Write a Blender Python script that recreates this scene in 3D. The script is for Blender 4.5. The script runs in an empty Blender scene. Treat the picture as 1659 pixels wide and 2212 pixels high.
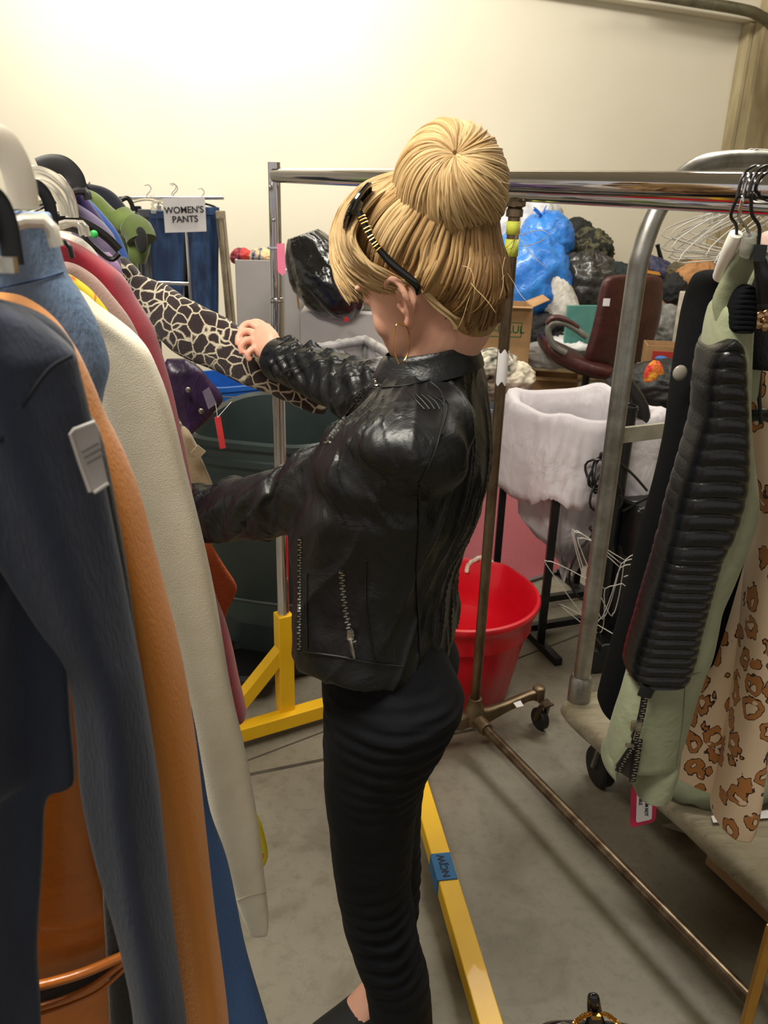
import bpy, bmesh, math, random
from mathutils import Vector, Matrix, noise
from mathutils.bvhtree import BVHTree
SC = bpy.context.scene
COL = SC.collection
V = Vector
rnd = random.Random(7)

# ---------------------------------------------------------------- camera
FPX, EYE = 1784.0, 1.65
ROLL = math.atan(0.029); PITCH = math.atan(716*math.cos(ROLL)/FPX)
FW = V((0, math.cos(PITCH), -math.sin(PITCH)))
_u = V((1,0,0)).cross(FW)
RT = V((1,0,0))*math.cos(ROLL) + _u*math.sin(ROLL)
UP = V((1,0,0))*-math.sin(ROLL) + _u*math.cos(ROLL)
CAM = V((0,0,EYE))
cd = bpy.data.cameras.new('camera'); cam = bpy.data.objects.new('camera', cd); COL.objects.link(cam)
cd.sensor_fit = 'HORIZONTAL'; cd.sensor_width = 36; cd.lens = 36*FPX/1659
cd.dof.use_dof = True; cd.dof.focus_distance = 1.35; cd.dof.aperture_fstop = 16
cd.clip_start = 0.02
m = Matrix.Identity(4)
for i in range(3):
    m[i][0] = RT[i]; m[i][1] = UP[i]; m[i][2] = -FW[i]; m[i][3] = CAM[i]
cam.matrix_world = m
SC.camera = cam

# ---------------------------------------------------------------- light
SC.view_settings.view_transform = 'Standard'; SC.view_settings.look = 'None'
SC.view_settings.gamma = 1; SC.view_settings.use_curve_mapping = False
SC.view_settings.exposure = 0.0
w = bpy.data.worlds.new('world'); SC.world = w; w.use_nodes = True
w.node_tree.nodes['Background'].inputs[0].default_value = (1.0, .95, .87, 1)
w.node_tree.nodes['Background'].inputs[1].default_value = 0.52
def area(name, loc, target, sx, sy, power, color=(1,.95,.84)):
    l = bpy.data.lights.new(name, 'AREA'); l.shape = 'RECTANGLE'; l.size = sx; l.size_y = sy
    l.energy = power; l.color = color
    o = bpy.data.objects.new(name, l); COL.objects.link(o); o.location = loc
    o.rotation_euler = (V(target)-V(loc)).to_track_quat('-Z', 'Y').to_euler()
    return o
area('fluorescent_light_wall', (-1.0, 5.1, 4.05), (-.9, 7.6, 2.5), 3.0, .35, 215)
area('fluorescent_light_aisle', (1.6, 3.6, 4.1), (.7, 2.4, 0), 2.4, .5, 100)
area('fluorescent_light_front', (-.75, .55, 3.1), (-.15, 1.3, .9), 1.3, .5, 82)
area('fluorescent_light_far', (3.2, 6.0, 4.1), (2.6, 6.5, .5), 2.4, .4, 30)
SC.cycles.max_bounces = 7; SC.cycles.diffuse_bounces = 3; SC.cycles.glossy_bounces = 4
SC.cycles.transmission_bounces = 5; SC.cycles.transparent_max_bounces = 8
SC.cycles.use_denoising = True
SC.cycles.sample_clamp_indirect = 6

# ---------------------------------------------------------------- pixel helpers (turn a photo position at a known distance into a place)
def ray(px, py): return RT*((px-829.5)/FPX) + UP*(-(py-1106)/FPX) + FW
def P(px, py, Y):
    d = ray(px, py); return CAM + d*(Y/d.y)
def Z(px, py, z=0.0):
    d = ray(px, py); return CAM + d*((z-EYE)/d.z)
def PLN(px, py, p0, n):
    d = ray(px, py); return CAM + d*((V(p0)-CAM).dot(n)/d.dot(n))

# ---------------------------------------------------------------- materials
def lin(c):
    o = []
    for x in c:
        x = x/255; o.append(x/12.92 if x <= .04045 else ((x+.055)/1.055)**2.4)
    return (*o, 1)
class NT:
    def __init__(s, name):
        s.m = bpy.data.materials.new(name); s.m.use_nodes = True; s.t = s.m.node_tree
        s.b = s.t.nodes['Principled BSDF']
    def n(s, typ, **kw):
        x = s.t.nodes.new(typ)
        for k, v in kw.items():
            if k in x.inputs.keys(): x.inputs[k].default_value = v
            else: setattr(x, k, v)
        return x
    def l(s, a, b): s.t.links.new(a, b)
    def coord(s, kind='Object', scale=(1,1,1)):
        tc = s.n('ShaderNodeTexCoord'); mp = s.n('ShaderNodeMapping'); s.l(tc.outputs[kind], mp.inputs[0])
        mp.inputs['Scale'].default_value = scale; return mp.outputs[0]
    def ramp(s, fac, stops, interp='LINEAR'):
        r = s.n('ShaderNodeValToRGB'); r.color_ramp.interpolation = interp
        while len(r.color_ramp.elements) < len(stops): r.color_ramp.elements.new(.5)
        for e, (p, c) in zip(r.color_ramp.elements, stops): e.position = p; e.color = c if len(c) == 4 else lin(c)
        s.l(fac, r.inputs[0]); return r.outputs[0]
    def mix(s, fac, a, b, mode='MIX'):
        x = s.n('ShaderNodeMix', data_type='RGBA', blend_type=mode)
        for inp, val in ((x.inputs[0], fac), (x.inputs[6], a), (x.inputs[7], b)):
            if hasattr(val, 'is_linked') or hasattr(val, 'links'): s.l(val, inp)
            else: inp.default_value = val
        return x.outputs[2]
    def bump(s, h, strength, dist=.01, prev=None):
        b = s.n('ShaderNodeBump'); b.inputs['Strength'].default_value = strength; b.inputs['Distance'].default_value = dist
        s.l(h, b.inputs['Height'])
        if prev is not None: s.l(prev, b.inputs['Normal'])
        return b.outputs[0]
MATS = {}
def mat(name, c, rough=.6, metal=0., c2=None, ns=9., nd=3., bump=0., bs=150., bd=.002, coat=0., sheen=0., sss=0., trans=0., alpha=1., spec=None, stretch=(1,1,1), big=None, ior=None):
    """plain procedural material: colour c broken up towards c2 by noise, with a fine bump (bs) and a coarse one (big=(scale,strength,dist))"""
    if name in MATS: return MATS[name]
    t = NT(name); b = t.b; co = t.coord('Object', stretch)
    if c2 is None: c2 = tuple(max(0, x*.8) for x in c)
    nz = t.n('ShaderNodeTexNoise', Scale=ns, Detail=nd, Roughness=.6); t.l(co, nz.inputs['Vector'])
    t.l(t.ramp(nz.outputs[0], [(.34, lin(c2)), (.62, lin(c))]), b.inputs['Base Color'])
    b.inputs['Roughness'].default_value = rough; b.inputs['Metallic'].default_value = metal
    b.inputs['Coat Weight'].default_value = coat; b.inputs['Sheen Weight'].default_value = sheen
    if spec is not None: b.inputs['Specular IOR Level'].default_value = spec
    if ior: b.inputs['IOR'].default_value = ior
    b.inputs['Transmission Weight'].default_value = trans; b.inputs['Alpha'].default_value = alpha
    if sss: b.inputs['Subsurface Weight'].default_value = sss; b.inputs['Subsurface Radius'].default_value = (.012,.005,.003); b.inputs['Subsurface Scale'].default_value = 1
    nrm = None
    if big:
        z = t.n('ShaderNodeTexNoise', Scale=big[0], Detail=3, Roughness=.55, Distortion=.6); t.l(co, z.inputs['Vector'])
        nrm = t.bump(z.outputs[0], big[1], big[2])
    if bump:
        z = t.n('ShaderNodeTexNoise', Scale=bs, Detail=2); t.l(co, z.inputs['Vector'])
        nrm = t.bump(z.outputs[0], bump, bd, nrm)
    if nrm is not None: t.l(nrm, b.inputs['Normal'])
    MATS[name] = t.m; return t.m

# ---------------------------------------------------------------- mesh builder
def cr(pts, k=6):
    """Catmull-Rom resample"""
    pts = [V(p) if not isinstance(p, (int, float)) else p for p in pts]
    if len(pts) < 3: k = max(k, 1)
    out = []
    n = len(pts)
    for i in range(n-1):
        p0 = pts[max(i-1, 0)]; p1 = pts[i]; p2 = pts[i+1]; p3 = pts[min(i+2, n-1)]
        for j in range(k):
            t = j/k
            out.append(0.5*((p1*2) + (p2-p0)*t + (p0*2-p1*5+p2*4-p3)*t*t + (p1*3-p0-p2*3+p3)*t*t*t))
    out.append(pts[-1]); return out
class MB:
    def __init__(s): s.v = []; s.f = []; s.c = []; s.mi = []
    def add(s, vs, fs, col=(.5,0,0,1), mi=0):
        o = len(s.v); s.v += [V(v) for v in vs]; s.f += [[i+o for i in f] for f in fs]
        s.c += col if isinstance(col, list) else [col]*len(vs); s.mi += [mi]*len(fs); return s
    def box(s, c, size, R=None, mi=0):
        c = V(c); R = R or Matrix.Identity(3)
        if isinstance(R, (int, float)): R = Matrix.Rotation(R, 3, 'Z')
        vs = [c + R @ V((sx*size[0]/2, sy*size[1]/2, sz*size[2]/2)) for sx in (-1,1) for sy in (-1,1) for sz in (-1,1)]
        return s.add(vs, [(0,1,3,2),(4,6,7,5),(0,4,5,1),(2,3,7,6),(0,2,6,4),(1,5,7,3)], mi=mi)
    def beam(s, a, b, wd, ht, up=V((0,0,1)), mi=0):
        a, b = V(a), V(b); d = (b-a).normalized(); sd = d.cross(up).normalized(); u = sd.cross(d)
        vs = [p + sd*i*wd/2 + u*j*ht/2 for p in (a, b) for i, j in ((-1,-1),(1,-1),(1,1),(-1,1))]
        return s.add(vs, [(0,1,2,3),(7,6,5,4),(0,4,5,1),(1,5,6,2),(2,6,7,3),(3,7,4,0)], mi=mi)
    def loft(s, rings, cap=True, closed=False, mi=0, cols=None):
        n = len(rings[0]); vs = [p for r in rings for p in r]; fs = []
        m = len(rings)
        for i in range(m if closed else m-1):
            a, b = i*n, ((i+1) % m)*n
            for j in range(n):
                k = (j+1) % n; fs.append((a+j, a+k, b+k, b+j))
        if cap and not closed: fs.append(tuple(range(n-1, -1, -1))); fs.append(tuple(range((m-1)*n, m*n)))
        return s.add(vs, fs, col=cols if cols else (.5,0,0,1), mi=mi)
    def tube(s, pts, r, n=12, k=0, flat=1., up=None, cap=True, closed=False, wr=None, tint=None, mi=0):
        pts = [V(p) for p in pts]
        m0 = len(pts)
        rr = list(r) if isinstance(r, (list, tuple)) else [r]*m0
        if k:
            pts = cr(pts, k)
            rr = [rr[min(int(i/k), m0-1)]*(1-(i/k) % 1) + rr[min(int(i/k)+1, m0-1)]*((i/k) % 1) for i in range(len(pts))]
        m = len(pts); T = []
        for i in range(m):
            a = pts[i-1] if (i > 0 or closed) else pts[i]; b = pts[(i+1) % m] if (i < m-1 or closed) else pts[i]
            T.append((b-a).normalized() if (b-a).length > 1e-9 else V((0,0,1)))
        nrm = V(up) if up is not None else (V((0,0,1)) if abs(T[0].z) < .9 else V((1,0,0)))
        rings = []; cols = []
        L = 0; tot = sum((pts[i+1]-pts[i]).length for i in range(m-1)) or 1
        for i in range(m):
            if i: L += (pts[i]-pts[i-1]).length
            nrm = (nrm - T[i]*nrm.dot(T[i])).normalized(); bn = T[i].cross(nrm)
            ring = []
            for j in range(n):
                a = 2*math.pi*j/n; q = rr[i]
                if wr: q *= 1 + wr(L/tot, a, L)
                ring.append(pts[i] + nrm*math.cos(a)*q*flat + bn*math.sin(a)*q)
                if tint is not None: cols.append((tint, L/tot, j/n, 1))
            rings.append(ring)
        return s.loft(rings, cap=cap, closed=closed, mi=mi, cols=cols if tint is not None else None)
    def cyl(s, a, b, r, n=20, r2=None, mi=0): return s.tube([a, b], [r, r if r2 is None else r2], n=n, mi=mi)
    def lathe(s, prof, c=(0,0,0), n=32, M=None, mi=0, cap=True):
        c = V(c); M = M or Matrix.Identity(3)
        rings = [[c + M @ V((r*math.cos(2*math.pi*j/n), r*math.sin(2*math.pi*j/n), z)) for j in range(n)] for r, z in prof]
        return s.loft(rings, cap=cap, mi=mi)
    def ell(s, c, r, M=None, nu=20, nv=14, mi=0, tint=None):
        c = V(c); M = M or Matrix.Identity(3); rings = []
        for i in range(nv+1):
            ph = -math.pi/2 + math.pi*(i/nv)*.998 + .001*math.pi
            rings.append([c + M @ V((r[0]*math.cos(ph)*math.cos(2*math.pi*j/nu), r[1]*math.cos(ph)*math.sin(2*math.pi*j/nu), r[2]*math.sin(ph))) for j in range(nu)])
        return s.loft(rings, mi=mi, cols=[(tint,.5,.5,1)]*(nu*(nv+1)) if tint is not None else None)
    def build(s, name, material, parent=None, sharp=40, disp=None, sub=0, remesh=0, smooth=0, bevel=0, solid=0, label=None, origin=None, local=False, csub=False):
        if disp: s.v = [disp(v) for v in s.v]
        if parent is not None: o0 = V((0,0,0)) if local else V(BASE[parent.name])
        elif local: o0 = V((0,0,0))
        elif origin is not None: o0 = V(origin)
        else:
            xs = [v.x for v in s.v]; ys = [v.y for v in s.v]; o0 = V(((min(xs)+max(xs))/2, (min(ys)+max(ys))/2, min(v.z for v in s.v)))
        me = bpy.data.meshes.new(name); me.from_pydata([v-o0 for v in s.v], [], s.f)
        bm = bmesh.new(); bm.from_mesh(me)
        bmesh.ops.recalc_face_normals(bm, faces=bm.faces); bm.to_mesh(me); bm.free()
        at = me.color_attributes.new('lock', 'FLOAT_COLOR', 'POINT')
        for i, c in enumerate(s.c): at.data[i].color = c
        o = bpy.data.objects.new(name, me); COL.objects.link(o)
        for mm in (material if isinstance(material, list) else [material]): me.materials.append(mm)
        if isinstance(material, list): me.polygons.foreach_set('material_index', s.mi)
        if remesh:
            r = o.modifiers.new('r', 'REMESH'); r.mode = 'VOXEL'; r.voxel_size = remesh; r.use_smooth_shade = True
            if smooth: q = o.modifiers.new('s', 'SMOOTH'); q.iterations = smooth; q.factor = .5
            dg = bpy.context.evaluated_depsgraph_get(); dg.update()
            nm = bpy.data.meshes.new_from_object(o.evaluated_get(dg)); o.modifiers.clear(); o.data = nm; me = nm; me.name = name
            if not me.materials: me.materials.append(material)
        me.polygons.foreach_set('use_smooth', [True]*len(me.polygons)); me.update()
        if sharp and not remesh: me.set_sharp_from_angle(angle=math.radians(sharp))
        if bevel:
            b = o.modifiers.new('b', 'BEVEL'); b.width = bevel; b.segments = 2; b.limit_method = 'ANGLE'; b.angle_limit = math.radians(40); b.harden_normals = True
        if solid: q = o.modifiers.new('t', 'SOLIDIFY'); q.thickness = solid; q.offset = 0
        if sub: q = o.modifiers.new('u', 'SUBSURF'); q.levels = sub; q.render_levels = sub
        if parent is not None:
            o.parent = parent; BASE[o.name] = o0
        else: o.location = o0; BASE[o.name] = o0
        if parent is None and local: BASE[o.name] = V((0,0,0))
        if label: o['label'] = label
        return o
BASE = {}
def tag(o, label=None, cat=None, group=None, kind=None):
    if label: o['label'] = label
    if cat: o['category'] = cat
    if group: o['group'] = group
    if kind: o['kind'] = kind
    return o
def thing(name, label, cat, loc, group=None, rz=0):
    o = bpy.data.objects.new(name, None); COL.objects.link(o); o.location = loc; o.rotation_euler = (0,0,rz)
    o.empty_display_size = .05
    BASE[o.name] = V(loc); return tag(o, label, cat, group)
def copy_tree(o, parent=None):
    c = o.copy(); COL.objects.link(c); c.parent = parent
    for ch in list(o.children): copy_tree(ch, c)
    return c
def text_geo(body, size, origin, xdir, ydir, name, material, parent, ext=.0006, align='CENTER', label=None):
    """real raised lettering: xdir = reading direction, ydir = up the letter"""
    cu = bpy.data.curves.new(name, 'FONT'); cu.body = body; cu.size = size; cu.extrude = ext; cu.offset = size*.018; cu.align_x = align; cu.align_y = 'CENTER'
    o = bpy.data.objects.new(name, cu); COL.objects.link(o)
    x = V(xdir).normalized(); y = V(ydir); y = (y - x*y.dot(x)).normalized(); z = x.cross(y)
    M = Matrix.Identity(4)
    for i in range(3): M[i][0] = x[i]; M[i][1] = y[i]; M[i][2] = z[i]
    M.translation = V(origin) - BASE[parent.name]
    dg = bpy.context.evaluated_depsgraph_get(); dg.update()
    me = bpy.data.meshes.new_from_object(o.evaluated_get(dg)); bpy.data.objects.remove(o)
    me.transform(M); me.materials.clear(); me.materials.append(material)
    ob = bpy.data.objects.new(name, me); COL.objects.link(ob); ob.parent = parent; BASE[ob.name] = BASE[parent.name]
    return ob
def bvh(o):
    off = o.location.copy()
    if o.parent: off = BASE[o.name]
    me = o.data
    return BVHTree.FromPolygons([v.co + off for v in me.vertices], [tuple(p.vertices) for p in me.polygons])
def onto(tree, px, py, lift=.001):
    """the point of a surface seen at a photo position"""
    d = ray(px, py).normalized(); h = tree.ray_cast(CAM, d)
    if h[0] is None: return None
    return h[0] - d*lift
def path_onto(tree, pts, lift=.001, k=5):
    pts = [V((a, b, 0)) for a, b in pts]
    out = [onto(tree, p.x, p.y, lift) for p in cr(pts, k)]
    return [p for p in out if p is not None]
def fbm(p, s=1., o=0.): return noise.noise(V(p)*s + V((o, o*1.7, -o)))
def ridge(p, s=1., o=0.): return 1-2*abs(noise.noise(V(p)*s + V((o, o*1.7, -o))))

# ---------------------------------------------------------------- common materials
def chrome_mat(name, c, rough):
    return mat(name, c, rough, 1., c2=tuple(x*.92 for x in c), ns=4)
M_CHROME = chrome_mat('chrome', (225,222,226), .07)
M_STEEL = mat('galvanised_steel', (165,163,158), .38, .85, c2=(128,124,116), ns=14, nd=6, bump=.15, bs=40)
M_BRONZE = mat('worn_steel_tube', (128,112,92), .34, .85, c2=(84,66,50), ns=22, nd=8, stretch=(1,1,.35))
M_BLACK = mat('black_plastic', (22,22,24), .35, c2=(14,14,15))
M_RUBBER = mat('black_rubber', (26,26,27), .6, c2=(16,16,16), ns=30)
M_YEL = mat('yellow_enamel', (244,192,12), .5, c2=(234,180,10), ns=5, coat=.1)
M_CARD = mat('cardboard', (176,138,96), .85, c2=(158,120,80), ns=5, bump=.2, bs=60)
M_WHITE = mat('white_plastic', (225,222,215), .45, c2=(205,200,192), ns=6)
M_PAPER = mat('white_paper', (230,226,226), .8, c2=(222,216,218))
M_GOLD = mat('gold_metal', (214,168,88), .22, 1., c2=(190,140,70))
M_SILV = mat('silver_zip_metal', (198,194,184), .28, 1., c2=(150,145,135), ns=60)
# ================================================================ SETTING
WN = V((-.225,.974,0)).normalized(); WD = V((.974,.225,0)).normalized()     # wall normal (away) and direction
WALLD = 7.7
def WP(a, z, off=0.): return WN*(WALLD-off) + WD*a + V((0,0,z))
CORN = 5.95
# floor
t = NT('concrete_floor'); co = t.coord('Object')
n1 = t.n('ShaderNodeTexNoise', Scale=1.1, Detail=5, Roughness=.6); t.l(co, n1.inputs['Vector'])
n2 = t.n('ShaderNodeTexNoise', Scale=28, Detail=8, Roughness=.75); t.l(co, n2.inputs['Vector'])
n3 = t.n('ShaderNodeTexNoise', Scale=4.5, Detail=4, Roughness=.6, Distortion=.8); t.l(co, n3.inputs['Vector'])
base = t.ramp(n1.outputs[0], [(.3, (112,104,90)), (.55, (134,127,111)), (.75, (146,139,122))])
fine = t.ramp(n2.outputs[0], [(.3, (.72,.70,.66,1)), (.5, (1,1,1,1)), (.75, (1.0,1.0,1.0,1))])
st = t.ramp(n3.outputs[0], [(.30, (.68,.64,.58,1)), (.47, (1,1,1,1))])
c1 = t.mix(1.0, base, fine, 'MULTIPLY'); c2_ = t.mix(.8, c1, st, 'MULTIPLY')
t.l(c2_, t.b.inputs['Base Color']); t.b.inputs['Roughness'].default_value = .48
t.l(t.bump(n2.outputs[0], .25, .002), t.b.inputs['Normal'])
b = MB()
def quad(mb, pts, th=.05):
    n = (V(pts[1])-V(pts[0])).cross(V(pts[2])-V(pts[0])).normalized()
    mb.add([V(p) for p in pts]+[V(p)-n*th for p in pts], [(0,1,2,3),(7,6,5,4),(0,4,5,1),(1,5,6,2),(2,6,7,3),(3,7,4,0)])
b.add([(-8,-4,0),(10,-4,0),(10,12,0),(-8,12,0),(-8,-4,-.1),(10,-4,-.1),(10,12,-.1),(-8,12,-.1)], [(0,1,2,3),(7,6,5,4),(0,4,5,1),(1,5,6,2),(2,6,7,3),(3,7,4,0)])
tag(b.build('floor', t.m, origin=(0,0,0)), kind='structure')
# control joint sawn in the slab, plus a strip painted as a shadow
b = MB()
jm = mat('joint_dust_and_shade', (78,70,58), .9, c2=(58,52,44))
def floor_strip(p, q, wd=.006):
    b.beam(p+V((0,0,.0006)), q+V((0,0,.0006)), wd, .0016)
a0 = Z(1143,1413); a1 = Z(1262,1368); dj = (a1-a0).normalized()
floor_strip(a0-dj*3, a0+dj*4)
tag(b.build('trim_1', jm), kind='structure')
b = MB(); a0 = Z(545,1672); a1 = Z(705,1640); floor_strip(a0-(a1-a0)*1.0, a1+(a1-a0)*2.2, .012)  # dark strip painted on the floor as a cast shadow band
tag(b.build('shadow_strip', jm), kind='structure')
# back wall: cream painted, scuffed
t = NT('painted_wall'); co = t.coord('Object')
n1 = t.n('ShaderNodeTexNoise', Scale=.8, Detail=4); t.l(co, n1.inputs['Vector'])
n2 = t.n('ShaderNodeTexNoise', Scale=2.3, Detail=9, Roughness=.8, Distortion=.4); t.l(co, n2.inputs['Vector'])
c1 = t.ramp(n1.outputs[0], [(.3, (212,204,184)), (.7, (222,215,197))])
sc = t.ramp(n2.outputs[0], [(.21, (.55,.48,.38,1)), (.245, (1,1,1,1))])
t.l(t.mix(.8, c1, sc, 'MULTIPLY'), t.b.inputs['Base Color']); t.b.inputs['Roughness'].default_value = .55
t.l(t.bump(n1.outputs[0], .1, .01), t.b.inputs['Normal'])
M_WALL = t.m
b = MB(); quad(b, [WP(-9,0), WP(CORN,0), WP(CORN,5), WP(-9,5)], -.15)
tag(b.build('wall_back', M_WALL, origin=(0,0,0)), kind='structure')
RD = V((.225,-.974,0))  # right wall runs back toward the viewer side
b = MB(); c0 = WP(CORN,0); quad(b, [c0, c0+RD*10, c0+RD*10+V((0,0,5)), c0+V((0,0,5))], -.15)
M_WALL2 = mat('stained_side_wall', (190,176,140), .7, c2=(120,104,74), ns=2.2, nd=9, stretch=(1,1,.25), bump=.2, bs=30)
tag(b.build('wall_right', M_WALL2, origin=(0,0,0)), kind='structure')
b = MB(); b.box((1,4,4.55), (20,20,.1)); M_CEIL = mat('ceiling_paint', (196,188,166), .8)
tag(b.build('ceiling', M_CEIL, origin=(0,0,4.5)), kind='structure')
# horizontal ledge beam, conduit, bent pipe, corner pillar
def wall_at(px, py, off=0.):
    return PLN(px, py, WN*(WALLD-off), WN)
pA, pB = wall_at(1090,0,.1), wall_at(1632,86,.1)
hA = (pA.z+pB.z)/2
b = MB(); M_PIPE = mat('brown_conduit', (132,116,92), .6, c2=(104,88,68), ns=12)
b.tube([wall_at(800,-45,.03), wall_at(1090,0,.03), wall_at(1360,42,.03), wall_at(1632,87,.03)], .014, n=8)
tag(b.build('trim_3', M_PIPE), kind='structure')
b = MB()
q0, q1 = wall_at(1000,-42,.16), wall_at(1638,56,.16)
b.beam(q0+V((0,0,.12)), q1+V((0,0,.12)), .30, .24)
tag(b.build('trim_4', M_WALL, bevel=.01), kind='structure')
b = MB(); b.tube([wall_at(1380,-16,.5), wall_at(1480,0,.5), wall_at(1600,20,.5), wall_at(1640,34,.45), wall_at(1668,62,.4), wall_at(1674,160,.4)], .045, n=12, k=4)
tag(b.build('trim_5', mat('old_grey_pipe', (110,104,84), .5, .3, c2=(84,78,60))), kind='structure')
b = MB(); cp = PLN(1640, 200, WN*(WALLD-.2), WN); cp.z = 0
b.box(cp+V((0,0,2.25)), (.42,.42,4.5), math.atan2(.225,.974))
b.box(cp+V((0,0,2.25))-WD*.235, (.05,.16,4.5), math.atan2(.225,.974))
tag(b.build('trim_6', M_WALL2, bevel=.01), kind='structure')
# a few chips and scrapes in the plaster
b = MB(); chip = mat('bare_plaster_chip', (176,140,78), .9, c2=(120,92,60), ns=30)
for (x, y, w_, h_) in ((244,389,26,9),(185,325,12,8),(736,291,9,4),(1420,325,16,5),(500,437,5,3)):
    c = wall_at(x, y, .002); s_ = c.y/1784
    ring = []
    for j in range(9):
        a = 2*math.pi*j/9; q = .7+.5*rnd.random()
        ring.append(c + WD*math.cos(a)*w_*s_*.55*q + V((0,0,1))*math.sin(a)*h_*s_*.55*q)
    b.loft([[p-WN*.002 for p in ring], [p+WN*.004 for p in ring]])
tag(b.build('trim_7', chip), kind='structure')

# ================================================================ CARPET
M_CARPET = mat('red_carpet', (140,42,54), .95, c2=(112,30,42), ns=160, nd=2, bump=.6, bs=300, bd=.004, sheen=.3)
k1, k2, k3 = Z(1000,1240), Z(1165,1252), Z(1300,1210)
dc = (Z(1255,1222)-Z(1150,1256)).normalized(); pc = V((-dc.y, dc.x, 0)); 
o = Z(1150,1256)
b = MB(); q = [o-dc*.55, o+dc*1.4, o+dc*1.4+pc*1.22, o-dc*.55+pc*1.30]
b.add([p+V((0,0,.012)) for p in q]+[p+V((0,0,.001)) for p in q], [(0,1,2,3),(7,6,5,4),(0,4,5,1),(1,5,6,2),(2,6,7,3),(3,7,4,0)])
carp = b.build('carpet', M_CARPET); tag(carp, 'dark red carpet strip lying on the concrete behind the red tub', 'carpet')
b = MB()
loop = [p+V((0,0,.008)) for p in q]+[q[0]+V((0,0,.008))]
for i in range(4): b.beam(loop[i], loop[i+1], .02, .014)
b.build('binding', mat('grey_binding', (96,84,84), .9), carp)

# ================================================================ YELLOW-BASED RACK (chrome)
up1 = Z(617,1556,.03); up1 = V((up1.x, up1.y, 0))
R1 = thing('garment_rack', 'chrome garment rack with a yellow square tube base behind the woman', 'rack', (up1.x, up1.y, 0), 'rolling garment racks')
rd = V((.492,-.870,0)); rs = V((.862,.507,0))
rL = Z(540,1578,.05); rL.z = 0; rR = Z(842,1490,.05); rR.z = 0
rs = (rR-rL).normalized()
b = MB(); b.beam(rL-rs*.22+V((0,0,.055)), rR+V((0,0,.055)), .048, .048)
b.beam(up1-rs*.20+V((0,0,.09)), up1-rs*.0+V((0,0,.30)), .042, .042, up=V((0,0,1)))
ya = Z(905,1740,.05); yb = Z(1050,2212,.05); yd = (yb-ya).normalized()
b.build('base_frame', M_YEL, R1, bevel=.003)
b = MB(); y0 = rR+V((0,0,.055)); b.beam(y0, yb+yd*.28, .05, .048)
b.build('base_rail', M_YEL, R1, bevel=.003)
b = MB(); b.beam(up1+V((0,0,.055)), up1+V((0,0,.42)), .048, .048, up=rs)
b.build('socket', M_YEL, R1, bevel=.003)
top1 = V((up1.x, up1.y, 1.66))
b = MB(); b.cyl(up1+V((0,0,.38)), up1+V((0,0,1.35)), .0175, 24)
b.build('upright', M_CHROME, R1)
b = MB(); b.cyl(up1+V((0,0,1.30)), up1+V((0,0,1.685)), .0155, 24)
b.lathe([(.0178,0),(.0185,.004),(.0178,.012),(.016,.014)], up1+V((0,0,1.345)), 24)
b.ell(up1+V((-.002,-.016,1.55)), (.005,.004,.005), nu=10, nv=8)
b.build('height_adjuster', M_CHROME, R1)
b = MB(); rend = top1+rd*2.3
b.cyl(top1+rd*.012+V((0,0,-.005)), rend+V((0,0,-.008)), .0172, 32)
b.build('hanging_rail', M_CHROME, R1)
for nm, off in (('caster',-.30),):
    pass
# blue tape with hand lettering on the yellow rail
b = MB(); tA = Z(925,1845,.08); tB = Z(943,1902,.08)
c0 = (y0 + (yb-y0)*((tA-y0).dot(yd)/(yb-y0).length)); c1 = (y0 + (yb-y0)*((tB-y0).dot(yd)/(yb-y0).length))
c0.z = c1.z = .055
b.beam(c0, c1, .0512, .0492)
tp = b.build('tape', mat('blue_painters_tape', (62,120,170), .8, c2=(50,104,154), bump=.3, bs=80), R1, bevel=.001, label='blue painters tape with hand lettering')
mid = (c0+c1)/2; sdv = V((yd.y,-yd.x,0))
text_geo('NCJW', .026, mid+V((0,0,.0252)), -yd, -V((-yd.y,yd.x,0)) if True else sdv, 'lettering', mat('ink', (28,30,48), .7), tp, .0003)
# pink tag taped round the upright
b = MB()
tz = P(607,560,up1.y-.03)
zt, zb = P(607,527,up1.y-.03).z, P(607,596,up1.y-.03).z
ring = [V((tz.x-.010, tz.y, zt)), V((tz.x+.010, tz.y, zt+.002)), V((tz.x+.011, tz.y, zb+.008)), V((tz.x+.002, tz.y, zb)), V((tz.x-.009, tz.y, zb+.012))]
b.loft([ring, [p+V((0,.0012,0)) for p in ring]])
pk = b.build('price_tag', mat('pink_card', (232,130,160), .7, c2=(226,118,150)), R1, label='pink paper tag taped to the upright')
b = MB(); b.tube([V((up1.x+.0195*math.cos(a), up1.y+.0195*math.sin(a), zt-.012)) for a in [i*math.pi/10 for i in range(20)]], .0035, n=6, closed=True)
b.build('tape_band', mat('clear_grey_tape', (150,150,160), .3), pk)

# ================================================================ SECOND RACK (worn steel, cast base on casters)
b2 = Z(1025,1530,.14); b2 = V((b2.x, b2.y, 0))
R2 = thing('garment_rack', 'older rack with worn brown steel post, cast feet and long floor bar', 'rack', b2, 'rolling garment racks')
e2 = Z(1640,2212,.12); s2 = Z(1037,1584,.12); d2 = (e2-s2).normalized(); p2s = V((-d2.y, d2.x, 0))
if p2s.x < 0: p2s = -p2s
b = MB(); b.cyl(b2+V((0,0,.12)), b2+V((0,0,1.60)), .0150, 24)
b.build('upright', M_BRONZE, R2)
b = MB(); b.lathe([(.015,0),(.021,.002),(.021,.018),(.017,.022),(.026,.026),(.026,.036),(.016,.042)], b2+V((0,0,1.575)), 24)
b.build('fitting', M_BRONZE, R2)
b = MB(); b.cyl(b2+V((0,0,1.627))-d2*.02, b2+V((0,0,1.627))+d2*2.0, .0155, 28); b.build('hanging_rail', M_CHROME, R2)
b = MB()
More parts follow.
